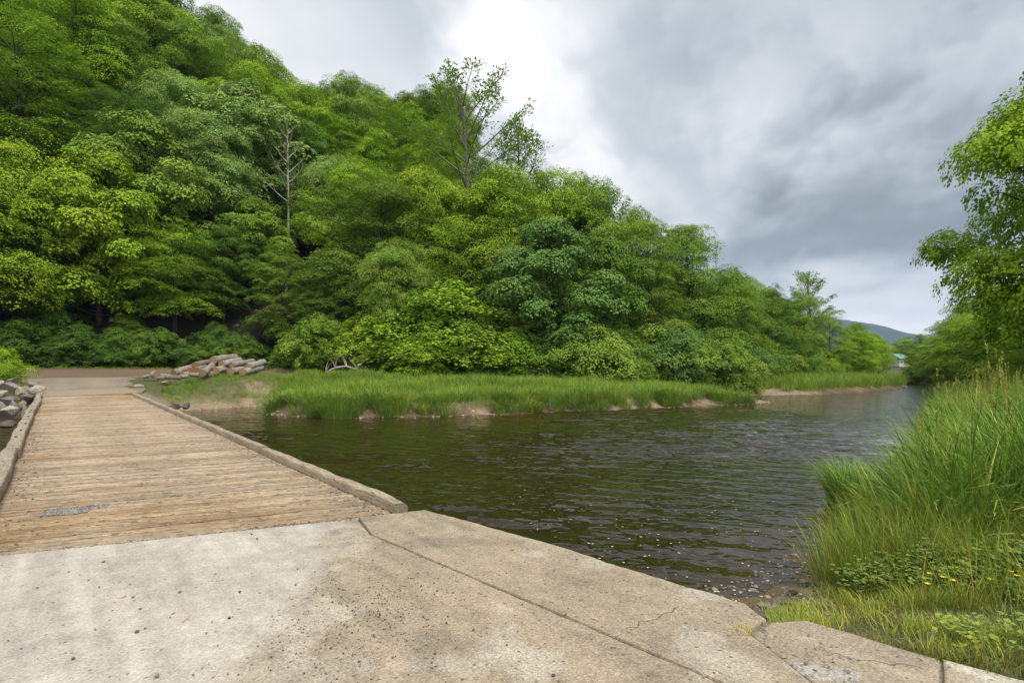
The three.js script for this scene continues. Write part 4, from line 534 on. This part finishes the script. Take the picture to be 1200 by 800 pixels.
// ---------------------------------------------------------------- logs
{
  const endMap = texture(256, 256, (x, y) => { const dx = (x - 128) / 128, dy = (y - 128) / 128, d = Math.hypot(dx, dy), ring = Math.sin(d * 60 + fbm(x / 20, y / 20, 3) * 4), n = fbm(x / 10, y / 10, 3); const v = 0.85 + ring * 0.08 + (n - 0.5) * 0.3; return [0.74 * v, lerp(0.64, 0.58, d) * v, lerp(0.5, 0.44, d) * v]; }, true);
  const endMat = new THREE.MeshStandardMaterial({ map: endMap, roughness: 0.95 }), orange = new THREE.MeshStandardMaterial({ map: endMap, color: lin(0.85, 0.66, 0.5), roughness: 0.95 });
  const logBarks = [[0.5, 0.42, 0.34], [0.6, 0.54, 0.46], [0.4, 0.32, 0.25]].map((c) => new THREE.MeshStandardMaterial({ color: lin(...c), map: barkMap, bumpMap: barkMap, bumpScale: 0.03, roughness: 1 }));
  const logs = [ // near end (column, row), far end, distances of both, radius, bark, cut, label
    [249, 422, 36.2, 275, 418, 38.6, 0.27, 0, 0, 'topmost log of the pile with its cut end toward the river'], [259, 427, 36.4, 281, 422, 38.8, 0.24, 1, 0], [271, 428, 36.8, 296, 423, 39.4, 0.22, 0, 0], [290, 430, 36.6, 309, 424, 39.2, 0.26, 1, 0, 'pale log at the end of the pile next to the tall grass'],
    [237, 437, 34.2, 250, 427, 36.6, 0.24, 0, 0, 'log pointing down from the pile toward the river'], [203, 437, 35.4, 231, 428, 37.2, 0.23, 0, 0, 'long log sloping down the bridge side of the pile'], [228, 428, 36.2, 244, 424, 38.2, 0.22, 2, 1], [229, 434, 35.2, 240, 430, 37.4, 0.22, 2, 1], [252, 434, 35.6, 275, 430, 38.4, 0.26, 1, 0], [270, 435, 36, 300, 431, 39, 0.26, 0, 0], [222, 436, 35.6, 248, 434, 38, 0.25, 2, 1], [214, 439, 35.2, 236, 437, 37, 0.2, 1, 0], [240, 440, 34.8, 262, 437, 37, 0.24, 2, 0], [248, 429, 36.4, 268, 426, 38.8, 0.25, 2, 0], [284, 436, 35.8, 306, 431, 38.6, 0.25, 1, 0]];
  for (const [ax, ay, aD, bx, by, bD, R, m, cut, label] of logs) {
    const a = at(ax, ay, aD), b = at(bx, by, bD), g = group('log', a.x, a.y, a.z), d = b.clone().sub(a), L = d.length(), T = new Build(), pts = [], rad = []; for (let i = 0; i <= 6; i++) { pts.push(V(0, 0, 0).addScaledVector(d, i / 6).add(V((hash(i, ax) - 0.5) * 0.05, (hash(i, ay) - 0.5) * 0.05, 0))); rad.push(R * (1 - 0.12 * i / 6) * (0.96 + 0.08 * hash(i, bx))); }
    tubeInto(T, pts, rad, 14); mesh('bark', geoOf(T), logBarks[m], g);
    for (const [q, dir, rr] of [[pts[0], -1, rad[0]], [pts[6], 1, rad[6]]]) { const e = mesh('cut_end', new THREE.CircleGeometry(rr, 14), cut ? orange : endMat, g); e.position.copy(q).addScaledVector(d, dir * 0.004 / L); e.lookAt(e.position.clone().addScaledVector(d, dir).add(g.position)); e.position.copy(q).addScaledVector(d, dir * 0.004 / L); }
    tag(g, label ?? 'cut log in the middle of the log pile', 'log', label ? null : 'logs of the log pile');
  }
  // sawn blocks and chunks beside the pile
  const blocks = [[172, 441, 34.5, 10, 4, 1], [181, 439, 34.2, 6, 8, 1], [193, 441, 33.6, 9, 6, 0], [205, 442, 33.2, 12, 5, 2], [216, 441, 33.5, 9, 5, 1], [228, 439, 33.4, 9, 5, 0], [188, 443, 33.2, 7, 4, 2]];
  blocks.forEach(([px, py, D, w, h, m], i) => { const k = D / F, p = at(px, py, D), r = rand(i + 5), geo = new THREE.CylinderGeometry(h * k * 0.5, h * k * 0.55, w * k, 9); geo.rotateZ(Math.PI / 2); const pos = geo.attributes.position; for (let q = 0; q < pos.count; q++) pos.setY(q, pos.getY(q) * (0.9 + 0.2 * hash(q, i))); const b = mesh('log_chunk', geo, [logBarks[m], endMat, endMat], scene); b.position.set(p.x, Math.max(p.y, G(p.x, D) + h * k * 0.45), p.z); b.rotation.y = r() * 1.2 - 0.6; b.rotation.z = (r() - 0.5) * 0.3; tag(b, 'short sawn chunk of wood beside the bridge side of the log pile', 'log', 'chunks of wood beside the log pile'); });
  // weathered timber beside the far end of the right curb
  const a = at(167, 463, 26.6), b = at(199, 477, 23.4); { const d = b.clone().sub(a), fr = []; const s = V(-d.z, 0, d.x).normalize(); for (let i = 0; i <= 10; i++) fr.push({ o: a.clone().addScaledVector(d, i / 10).add(V(0, -0.28 + (hash(i, 3) - 0.5) * 0.05, 0)), s, n: V(0, 1, 0), p: [[-0.26, 0], [-0.24, 0.3 + 0.06 * hash(i, 1)], [-0.08, 0.38], [0.15, 0.36], [0.26, 0.26 + 0.06 * hash(i, 2)], [0.28, 0]] }); const m = mesh('driftwood_timber', beam(fr, fr[0].p, 2, () => [0.36, 0.31, 0.25], [0, 0]), wood, scene); tag(m, 'weathered grey timber lying beside the far end of the right curb', 'timber'); }
  // driftwood branches on the grassy bank
  const T = new Build(), r = rand(8), root = at(404, 430, 41); const trunkPts = [V(-1.4, 0.1, 0.2), V(-0.7, 0.45, 0), V(0.1, 0.55, -0.1), V(0.9, 0.3, 0), V(1.5, 0.0, 0.2)]; tubeInto(T, trunkPts, [0.06, 0.09, 0.1, 0.08, 0.04], 6);
  for (let i = 0; i < 12; i++) { const o = trunkPts[i % 5].clone(), p = [o]; let d = V((r() - 0.5) * 1.6, 0.5 + r(), (r() - 0.5)).normalize(), q = o; const L = 0.7 + r() * 1.0; for (let k = 0; k < 3; k++) { q = q.clone().addScaledVector(d, L / 3); p.push(q); d.add(V((r() - 0.5) * 0.9, (r() - 0.5) * 0.5, (r() - 0.5) * 0.5)).normalize(); } tubeInto(T, p, [0.05, 0.035, 0.022, 0.008], 5); }
  const dm = mesh('driftwood_branches', geoOf(T), new THREE.MeshStandardMaterial({ color: lin(0.66, 0.58, 0.52), map: barkMap, roughness: 1 }), scene); dm.position.set(root.x, G(root.x, 41) + 0.25, root.z); tag(dm, 'pale bare driftwood branches lying on the grassy bank', 'driftwood');
}

// ---------------------------------------------------------------- grass and herbs
function bladeInto(b, r, x, z, h, w, az, bend, tilt, col, seg = 4) {
  const dx = Math.cos(az), dz = Math.sin(az), sx = -dz, sz = dx, o = b.p.length / 3; let px = x, py = -0.03, pz = z, a = tilt; const tw = (r() - 0.5) * 0.8;
  for (let k = 0; k <= seg; k++) { const t = k / seg, ww = w * (k === seg ? 0.06 : (0.55 + 0.45 * Math.sin(Math.PI * Math.min(1, 0.25 + t * 0.75))) * (1 - t * t * 0.75)), c = Math.cos(tw * t), q = Math.sin(tw * t);
    const wx = sx * c + dx * q, wz = sz * c + dz * q; b.p.push(px - wx * ww / 2, py, pz - wz * ww / 2, px + wx * ww / 2, py, pz + wz * ww / 2); const v = 1; b.c.push(...col, ...col);
    const st = h / seg; px += dx * Math.sin(a) * st; pz += dz * Math.sin(a) * st; py += Math.cos(a) * st; a += bend / seg * (0.5 + t * 1.3); if (k < seg) { const e = o + k * 2; b.i.push(e, e + 1, e + 2, e + 1, e + 3, e + 2); } }
}
function clumpGeo(seed, n, h, w, spread, bend, tilt, dry = 0.06) {
  const r = rand(seed), b = new Build(); for (let i = 0; i < n; i++) { const a = r() * 6.283, d = Math.sqrt(r()) * spread, v = 0.72 + r() * 0.5, isDry = r() < dry, col = isDry ? [2.4 * v, 1.35 * v, 2.2 * v] : [v * (0.85 + r() * 0.35), v, v * (0.7 + r() * 0.7)]; bladeInto(b, r, Math.cos(a) * d, Math.sin(a) * d, h * (0.45 + r() * 0.65), w * (0.6 + r() * 0.7), a + (r() - 0.5) * 1.8, bend * (0.3 + r() * 1.2), tilt * r(), col); } return geoOf(b, true);
}
const grassMat = (r, g, b) => new THREE.MeshPhysicalMaterial({ color: lin(r, g, b), vertexColors: true, roughness: 1, transmission: 0.18, thickness: 0, side: THREE.DoubleSide, specularIntensity: 0.4 });
const G1 = grassMat(0.215, 0.36, 0.048), G2 = grassMat(0.26, 0.345, 0.045);
const tint = (r, k = 0.25) => { const v = 1 - k / 2 + r() * k, y = (r() - 0.5) * 0.25; return [v * (1 + y), v, v * (1 - y)]; };
{
  const r = rand(2024);
  // tall reed grass of the right bank
  const reeds = [0, 1, 2, 3].map((k) => clumpGeo(300 + k, 26, [1.2, 1.0, 1.3, 1.1][k], [0.021, 0.027, 0.016, 0.034][k], 0.2, 1.5, 0.45, 0.03)), lists = [[], [], [], []], stalks = [];
  const tallAt = (x, D) => { const L = land(x, D); if (L.far || L.river > 0.15 || L.shore < -0.2 || Math.hypot(x - 5.55, D - 8.0) < 1.0 || Math.hypot(x - 6.2, D - 8.7) < 0.8) return 0; const off = (x - 3.35) * 0.8 - (D - 5.4) * 0.6; return smooth(-0.1, 0.5, L.shore - (D < 6.2 ? 0.35 : 0)) * smooth(0.0, 0.9, (D - 4.6) * 0.9 + (x - 4.2) * 0.5); };
  for (let i = 0; i < 60000; i++) { const far = r() < 0.35, x = far ? 6 + r() * 34 : 2.8 + r() * 10.5, D = far ? 8 + r() * 34 : 3.4 + r() * 10, px = 600 + x / D * F; if (px > 1420) continue; const k = tallAt(x, D); if (k <= 0 || r() > k * (far ? 0.15 : 0.22)) continue; const L = land(x, D), s = (0.5 + 0.55 * k) * (0.8 + r() * 0.4) * (far ? 1.12 : 1); lists[i & 3].push([x, L.h, -D, s, r() * 6.28, (r() - 0.5) * (r() < 0.25 ? 0.9 : 0.3), tint(r, 0.5), 1]); if (r() < 0.06) stalks.push([x, L.h, -D, 0.8 + r() * 0.5, r() * 6.28, (r() - 0.5) * 0.3, tint(r, 0.4), 1]); }
  lists.forEach((l, i) => instanced('reed_grass', reeds[i], G1, l, 'tall green reed grass covering the bank below the maple', 'grass')); console.log('reeds', lists.map((l) => l.length).join());
  { const b = new Build(), q = rand(640); for (let i = 0; i < 3; i++) { const a = q() * 6.28, x = Math.cos(a) * 0.1, z = Math.sin(a) * 0.1, h = 1.25 + q() * 0.35, lx = (q() - 0.5) * 0.3, lz = (q() - 0.5) * 0.3, dry = q() < 0.5, c = dry ? [2.0, 1.2, 2.0] : [1.1, 1, 0.9], o = b.p.length / 3;
      for (let k = 0; k <= 4; k++) { const t = k / 4, w = 0.0035 * (1.2 - t); b.p.push(x + lx * t * t - w, h * t, z + lz * t * t, x + lx * t * t + w, h * t, z + lz * t * t); b.c.push(...c, ...c); if (k < 4) { const e = o + k * 2; b.i.push(e, e + 1, e + 2, e + 1, e + 3, e + 2); } }
      for (let k = 0; k < 26; k++) { const t = 0.84 + 0.16 * q(), g = q() * 6.28, d = V(Math.cos(g) * 0.45, 1, Math.sin(g) * 0.45).normalize(), n = V(-Math.cos(g), 0.4, -Math.sin(g)); n.addScaledVector(d, -n.dot(d)).normalize(); leafInto(b, x + lx * t * t, h * t, z + lz * t * t, d.x, d.y, d.z, n.x, n.y, n.z, 0.03, 0.004, 0.1, [1.7, 1.15, 2.2]); } }
    instanced('seed_stalks', geoOf(b, true), G2, stalks, 'thin grass stalks with pale seed heads above the reed grass', 'grass'); }
  // mid grass along the shore and over the herbs
  const mids = [0, 1].map((k) => clumpGeo(320 + k, 30, 0.5, 0.0055, 0.14, 0.9, 0.5, 0.1)), ml = [[], []];
  for (let i = 0; i < 9000; i++) { const x = 2.2 + r() * 6, D = 2.2 + r() * 7, L = land(x, D); if (L.far || L.shore < 0.02 || x < 2.9 || (x - 1.72) * 0.694 + (D - 3.5) * 0.72 < 0.08) continue; const k = smooth(0.0, 0.4, L.shore) * Math.max(0.18 * smooth(3.0, 3.6, D + (x - 3) * 0.3), smooth(3.9, 4.9, D + (x - 3) * 0.3)) * (D > 8 ? 0.4 : 1); if (r() > k * 0.85) continue; ml[i & 1].push([x, L.h, -D, (0.6 + r() * 0.6) * (x < 4.4 && D > 4.6 ? 1.35 : 1), r() * 6.28, (r() - 0.5) * 0.3, tint(r), 1]); }
  ml.forEach((l, i) => instanced('meadow_grass', mids[i], G2, l, 'fine meadow grass between shore and herbs', 'grass'));
  // short grass beside the concrete
  const shorts = [0, 1].map((k) => clumpGeo(340 + k, 16, 0.13, 0.0045, 0.09, 1.0, 0.9, 0.22)), sl = [[], []];
  for (let i = 0; i < 26000; i++) { const x = 1.7 + r() * 7, D = 0.8 + r() * 5.4, e = (x - 1.72) * 0.694 + (D - 3.5) * 0.72; if (e < -0.03 + 0.05 * r()) continue; const L = land(x, D); if (L.far || L.shore < 0.3 || D < 3.2 - x * 0.3) continue; if (r() > 0.75 * smooth(0.28, 0.5, fbm(x * 2.5, D * 2.5, 3))) continue; sl[i & 1].push([x, L.h, -D, 0.55 + r() * 0.8, r() * 6.28, 0, tint(r, 0.4), 1]); }
  sl.forEach((l, i) => instanced('short_grass', shorts[i], G2, l, 'short yellowish grass beside the concrete edge', 'grass'));
  // low three-lobed ground cover
  const gc = (() => { const b = new Build(), q = rand(7); for (let i = 0; i < 22; i++) { const a = q() * 6.28, d = Math.sqrt(q()) * 0.1, hh = 0.02 + q() * 0.09, x = Math.cos(a) * d, z = Math.sin(a) * d; for (let k = 0; k < 3; k++) { const c = a + (k - 1) * 1.1, l = 0.015 + q() * 0.01, v = 0.8 + q() * 0.4; const n = V((q() - 0.5) * 0.5, 1, (q() - 0.5) * 0.5).normalize(), dd = V(Math.cos(c), -0.12, Math.sin(c)); dd.addScaledVector(n, -dd.dot(n)).normalize(); leafInto(b, x, hh, z, dd.x, dd.y, dd.z, n.x, n.y, n.z, l, l * 0.5, 0.15, [v, v, v]); } } return geoOf(b, true); })(), gl = [];
  for (let i = 0; i < 24000; i++) { const x = 2.2 + r() * 7, D = 2 + r() * 5, e = (x - 1.72) * 0.694 + (D - 3.5) * 0.72; if (e < 0.15) continue; const L = land(x, D); if (L.far || L.shore < 0.45) continue; const mound = smooth(3.6, 4.3, D + (x - 3.4) * 0.25); if (r() > (0.06 + 0.45 * mound) * smooth(0.34, 0.58, fbm(x * 1.6 + 7, D * 1.6, 3))) continue; gl.push([x, L.h + r() * 0.16 * mound, -D, 0.6 + r() * r() * 1.4, r() * 6.28, (r() - 0.5) * 0.7, tint(r, 0.6), 1]); }
  instanced('ground_cover', gc, grassMat(0.25, 0.33, 0.06), gl, 'low leafy ground cover at the foot of the tall grass', 'ground cover');
  // far bank grass
  const farTint = (x, D) => { const t = tint(r, 0.4), n = fbm(x * 0.5 + 30, D * 0.5, 3), y = smooth(0.45, 0.7, n); return [t[0] * (1.05 + 0.22 * y), t[1] * (1 + 0.12 * y), t[2]]; };
  const fars = [0, 1, 2].map((k) => clumpGeo(360 + k, 34, 1.0, 0.02, 0.32, 1.1, 0.4, 0.025)), fl = [[], [], []];
  for (let i = 0; i < 34000; i++) { const x = -21 + r() * 38, D = 23.5 + r() * 20, L = land(x, D); if (!L.far || L.shore < 0.12 || L.hill > 1.5) continue; const td = segDist(track, x, D)[0], ld = segDist(lane, x, D)[0]; if (td < 2.9 || ld < 3.6) continue; const sandy = Math.exp(-((x + 16.6) ** 2 + (D - 30) ** 2) / 5) + Math.exp(-((x - 17) ** 2 + (D - 36.5) ** 2) / 12); const cover = smooth(0.0, 0.7, L.shore + (fbm(x * 0.7, D * 0.7, 3) - 0.36) * 2.4) * (1 - clamp(sandy * 1.5)); if (r() > cover * 0.42) continue; const low = x < -15.5 ? 0.4 : 0.78; fl[i % 3].push([x, L.h - 0.03, -D, (0.6 + r() * 0.45) * low * (0.3 + 1.35 * fbm(x * 0.55, D * 0.55 + 9, 3)) * smooth(-0.3, 1.2, L.shore), r() * 6.28, (r() - 0.5) * 0.35, farTint(x, D), 1]); }
  for (let i = 0; i < 16000; i++) { const x = 22 + r() * 42, D = 48 + r() * 40, L = land(x, D); if (!L.far || L.shore < 0.5 || L.hill > 1) continue; const sandy = Math.exp(-((x - 26) ** 2 + (D - 49) ** 2) / 16); if (r() > 0.4 * (1 - clamp(sandy * 1.5))) continue; fl[i % 3].push([x, L.h - 0.03, -D, 1.1 + r() * 0.7, r() * 6.28, (r() - 0.5) * 0.3, farTint(x, D), 0.95]); }
  for (let i = 0; i < 9000; i++) { const x = 60 + r() * 40, D = 84 + r() * 50, L = land(x, D); if (L.shore < 0.3 || L.shore > 6 || r() > 0.5) continue; fl[i % 3].push([x, L.h, -D, 1.2 + r() * 0.8, r() * 6, 0, farTint(x, D), 1]); }
  const tl = [[], []]; for (let i = 0; i < 5000; i++) { const x = -13.5 + r() * 30, D = 23.4 + r() * 18, L = land(x, D); if (!L.far || L.shore < 0.15 || L.hill > 0) continue; const edge = L.shore < 1.1; if (r() > (edge ? 0.85 * smooth(0.36, 0.5, fbm(x * 0.45, D * 0.45 + 40, 3)) : 0.05)) continue; tl[i & 1].push([x, L.h - 0.05, -D, 0.65 + r() * 0.6, r() * 6.28, (r() - 0.5) * 0.3, farTint(x * 2.3, D * 2.3), 0.8 + r() * 0.4]); }
  tl.forEach((l, i) => instanced('bank_tussocks', clumpGeo(370 + i, 150, 1.0, 0.022, 0.36, 1.6, 0.85, 0.05), G1, l, 'rounded grass tussocks overhanging the far bank', 'grass')); console.log('tussocks', tl[0].length, tl[1].length);
  fl.forEach((l, i) => instanced('bank_grass', fars[i], G1, l, 'long green grass along the far bank', 'grass')); console.log('far grass', fl.map((l) => l.length).join());
  const vg = []; for (let i = 0; i < 9000; i++) { const x = -75 + r() * 66, D = 15 + r() * 34, L = land(x, D); if (!L.far) continue; const td = segDist(track, x, D)[0], ld = segDist(lane, x, D)[0]; if (td < 2.5 || td > 5 || ld < 3.4 || L.shore < 1.5) continue; vg.push([x, L.h, -D, 0.8 + r(), r() * 6.28, 0, tint(r, 0.4), 1]); }
  instanced('verge_grass', clumpGeo(381, 26, 0.2, 0.02, 0.3, 0.9, 0.8, 0.15), G2, vg, 'short grass verge along the dirt track', 'grass');
  // grass clumps one can point to
  const tuft = (x, D, n, h, w, spread, bend, tilt, mat, label, seed, dry) => { const m = mesh('grass_tuft', clumpGeo(seed, n, h, w, spread, bend, tilt, dry), mat, scene); m.position.set(x, Math.max(G(x, D), 0.0), -D); tag(m, label, 'grass tuft', null); m.userData.kind = 'thing'; return m; };
  tuft(5.25, 8.1, 1100, 0.86, 0.012, 0.36, 1.6, 0.38, G1, 'round grass tussock standing in the water off the reed grass bank', 501, 0.04);
  const t1 = tuft(1.43, 3.27, 150, 0.085, 0.004, 0.05, 1.1, 1.1, G2, 'small brownish grass tuft in the joint of the concrete', 502, 0.6); t1.position.y = SLAB + 0.005;
  tuft(2.35, 4.28, 60, 0.16, 0.006, 0.05, 0.8, 0.6, G1, 'little green grass tuft among the shore stones', 503, 0.0);
  tuft(1.95, 3.95, 120, 0.08, 0.005, 0.16, 0.8, 0.8, G1, 'low green grass tuft at the gap in the concrete edge', 504, 0.02);
  tuft(-7.9, 24.1, 900, 1.15, 0.022, 0.75, 1.2, 0.6, G1, 'rounded grass clump at the water on the far bank below the driftwood branches', 505, 0.04);
  for (const [px, D, sd] of [[20, 24, 1], [34, 25.5, 2], [3, 26, 3], [44, 27.5, 4], [15, 21.5, 5]]) { const t = tuft((px - 600) / F * D, D, 70, 0.4, 0.014, 0.16, 1.1, 0.8, G2, 'weed tuft growing between the riprap boulders', 520 + sd, 0.2); t.userData.group = 'weeds in the riprap'; t.position.y = Math.max(t.position.y, 0.35); }
  // dark root mat under the tussock
  const mat = rock('root_mat', V(5.25, -0.01, -8.1), [0.85, 0.26, 0.7], 3, 3, 'brown root mat under the grass tussock in the water', null); mat.userData.category = 'root mat';
  // broad leaved plants in the tall grass
  const leafy = (seed, H, n) => { const q = rand(seed), S = new Build(), L = new Build(); const top = V((q() - 0.5) * 0.3, H, (q() - 0.5) * 0.3); const pts = [0, 0.35, 0.7, 1].map((t) => V(top.x * t * t, H * t, top.z * t * t)); tubeInto(S, pts, [0.012, 0.01, 0.008, 0.004], 5);
    for (let i = 0; i < n; i++) { const t = 0.3 + 0.68 * i / n, y = H * t, a0 = (i % 2) * 1.57 + q() * 0.4; for (const s of [0, Math.PI]) { const a = a0 + s, l = (0.2 - 0.09 * t) * (0.8 + q() * 0.4), dd = V(Math.cos(a), 0.15 - q() * 0.5, Math.sin(a)).normalize(), nn = V(-Math.cos(a) * 0.2, 1, -Math.sin(a) * 0.2); nn.addScaledVector(dd, -nn.dot(dd)).normalize(); const v = 0.85 + q() * 0.35; leafInto(L, top.x * t * t, y, top.z * t * t, dd.x, dd.y, dd.z, nn.x, nn.y, nn.z, l, l * 0.27, 0.3, [v, v, v]); } } return [geoOf(S), geoOf(L, true)]; };
  const herb = grassMat(0.12, 0.235, 0.05), va = [leafy(1, 1.15, 12), leafy(2, 1.0, 11), leafy(3, 1.25, 13)];
  const spots = []; for (let i = 0; i < 26; i++) spots.push([6.1 + r() * 1.9, 6.6 + r() * 1.5]); for (let i = 0; i < 9; i++) spots.push([4.9 + r() * 1.2, 5.1 + r() * 0.8]);
  spots.forEach(([x, D], i) => { const [s, l] = va[i % 3], g = group('leafy_plant', x, G(x, D), -D), low = i >= 26; g.rotation.y = r() * 6; g.scale.setScalar((low ? 0.55 : 0.9) + r() * 0.3); mesh('stem', s, herb, g); tag(mesh('leaves', l, herb, g), null, null, null, 'stuff'); tag(g, low ? 'low broad leaved plant at the front of the tall reed grass' : 'upright broad leaved plant with paired pointed leaves in the tall grass', 'plant', low ? 'low broad leaved plants' : 'tall broad leaved plants'); });
  // buttercups
  const stemG = new THREE.CylinderGeometry(0.0016, 0.0022, 1, 4); stemG.translate(0, 0.5, 0); const pet = (() => { const b = new Build(); for (let k = 0; k < 5; k++) { const a = k * 1.2566, n = V(-Math.cos(a) * 0.5, 1, -Math.sin(a) * 0.5).normalize(), d = V(Math.cos(a), 0.5, Math.sin(a)).normalize(); leafInto(b, 0, 0, 0, d.x, d.y, d.z, n.x, n.y, n.z, 0.016, 0.0075, 0.1, [1, 1, 1]); } return geoOf(b, true); })(), yellow = new THREE.MeshPhysicalMaterial({ color: lin(0.85, 0.55, 0.01), vertexColors: true, roughness: 0.5, side: THREE.DoubleSide });
  const fl2 = [[1078, 640, 5.2], [1083, 630, 5.3], [1090, 622, 5.4], [1084, 632, 5.25], [1095, 634, 5.2], [1099, 635, 5.3], [1110, 645, 5.1], [1124, 647, 5.1], [1072, 610, 5.6], [1021, 638, 5.2], [1008, 658, 5.0], [1038, 658, 4.9], [1083, 669, 4.6], [1145, 684, 4.3], [1188, 682, 4.3], [1159, 662, 4.7], [1050, 625, 5.4], [1185, 710, 3.9], [1193, 714, 3.8], [1118, 721, 3.85], [1106, 714, 3.95], [1088, 722, 3.85], [1090, 702, 4.1], [1161, 721, 3.8], [1066, 645, 5.0], [1130, 640, 5.3]];
  fl2.forEach(([px, py, D]) => { const p = at(px, py, D), y0 = G(p.x, D), h = Math.max(0.1, p.y - y0) + 0.04, g = group('buttercup', p.x, y0, p.z); const s = mesh('stem', stemG, herb, g); s.scale.y = h; const f = mesh('flower', pet, yellow, g); f.position.y = h; f.scale.setScalar(1.8); f.rotation.y = px; tag(g, 'yellow buttercup flower on a thin stem among the grass', 'flower', 'buttercups of the reed grass bank'); });
}

// ---------------------------------------------------------------- far house and mountains
{
  const D = 185, p = at(1052, 440, D), y0 = G(p.x, D), g = group('house', p.x, y0, -D); g.rotation.y = 0.5;
  const white = new THREE.MeshStandardMaterial({ color: lin(0.75, 0.74, 0.7), roughness: 0.9 }), roofM = new THREE.MeshStandardMaterial({ color: lin(0.16, 0.36, 0.3), roughness: 0.6 }), glass = new THREE.MeshStandardMaterial({ color: lin(0.03, 0.035, 0.04), roughness: 0.15 });
  const wg = new THREE.BoxGeometry(7, 2.8, 4.6); wg.translate(0, 1.4, 0); mesh('wall', wg, white, g);
  const rs = new THREE.Shape([new THREE.Vector2(-2.75, 0), new THREE.Vector2(2.75, 0), new THREE.Vector2(0, 1.7)]), rg = new THREE.ExtrudeGeometry(rs, { depth: 7.6, bevelEnabled: false }); rg.rotateY(Math.PI / 2); rg.translate(-3.8, 2.803, 0); mesh('roof', rg, roofM, g);
  for (const x of [-2, 0, 2]) { const w = mesh('window', new THREE.BoxGeometry(0.8, 1.0, 0.06), glass, g); w.position.set(x, 1.6, 2.33); for (const [sx, sy, px, py] of [[0.96, 0.08, 0, 0.54], [0.96, 0.08, 0, -0.54], [0.08, 1, 0.44, 0], [0.08, 1, -0.44, 0]]) { const f = mesh('frame', new THREE.BoxGeometry(sx, sy, 0.1), white, w); f.position.set(px, py, 0.01); } }
  tag(g, 'small white house with green roof at the far bend of the river', 'house');
  const ridge = (name, D0, pts, depth, color, label, seed) => { const N = 160, M = 14, pos = [], idx = []; const x0 = pts[0][0], x1 = pts[pts.length - 1][0];
    for (let i = 0; i <= N; i++) for (let j = 0; j <= M; j++) { const x = lerp(x0, x1, i / N), t = j / M, hgt = ramp(x, pts) * Math.sin(Math.min(1, t * 1.35) * Math.PI / 2) + (fbm(x * 0.012 + seed, t * 6, 5) - 0.5) * 26 * t + (vnoise(x * 0.2, j) - 0.5) * 5 * t; pos.push(x, hgt * 0.94 - 4, -(D0 + depth * t)); if (i < N && j < M) { const a = i * (M + 1) + j; idx.push(a, a + M + 1, a + 1, a + 1, a + M + 1, a + M + 2); } }
    const b = new THREE.BufferGeometry(); b.setAttribute('position', new THREE.Float32BufferAttribute(pos, 3)); b.setIndex(idx); b.computeVertexNormals(); tag(mesh(name, b, new THREE.MeshStandardMaterial({ color: lin(...color), roughness: 1, side: THREE.DoubleSide })), label, 'mountain', null, 'structure'); };
  ridge('mountain', 2300, [[300, 60], [1200, 260], [1600, 330], [1830, 300], [2000, 250], [2190, 206], [2440, 255], [2700, 290], [3300, 330], [3900, 220]], 700, [0.03, 0.05, 0.025], 'distant wooded mountain ridge closing the valley', 3);
}
scene.fog = new THREE.FogExp2(new THREE.Color(0.5, 0.66, 1.0), 0.00013);
console.log('leaves', leafTotal);
renderer.render(scene, camera);
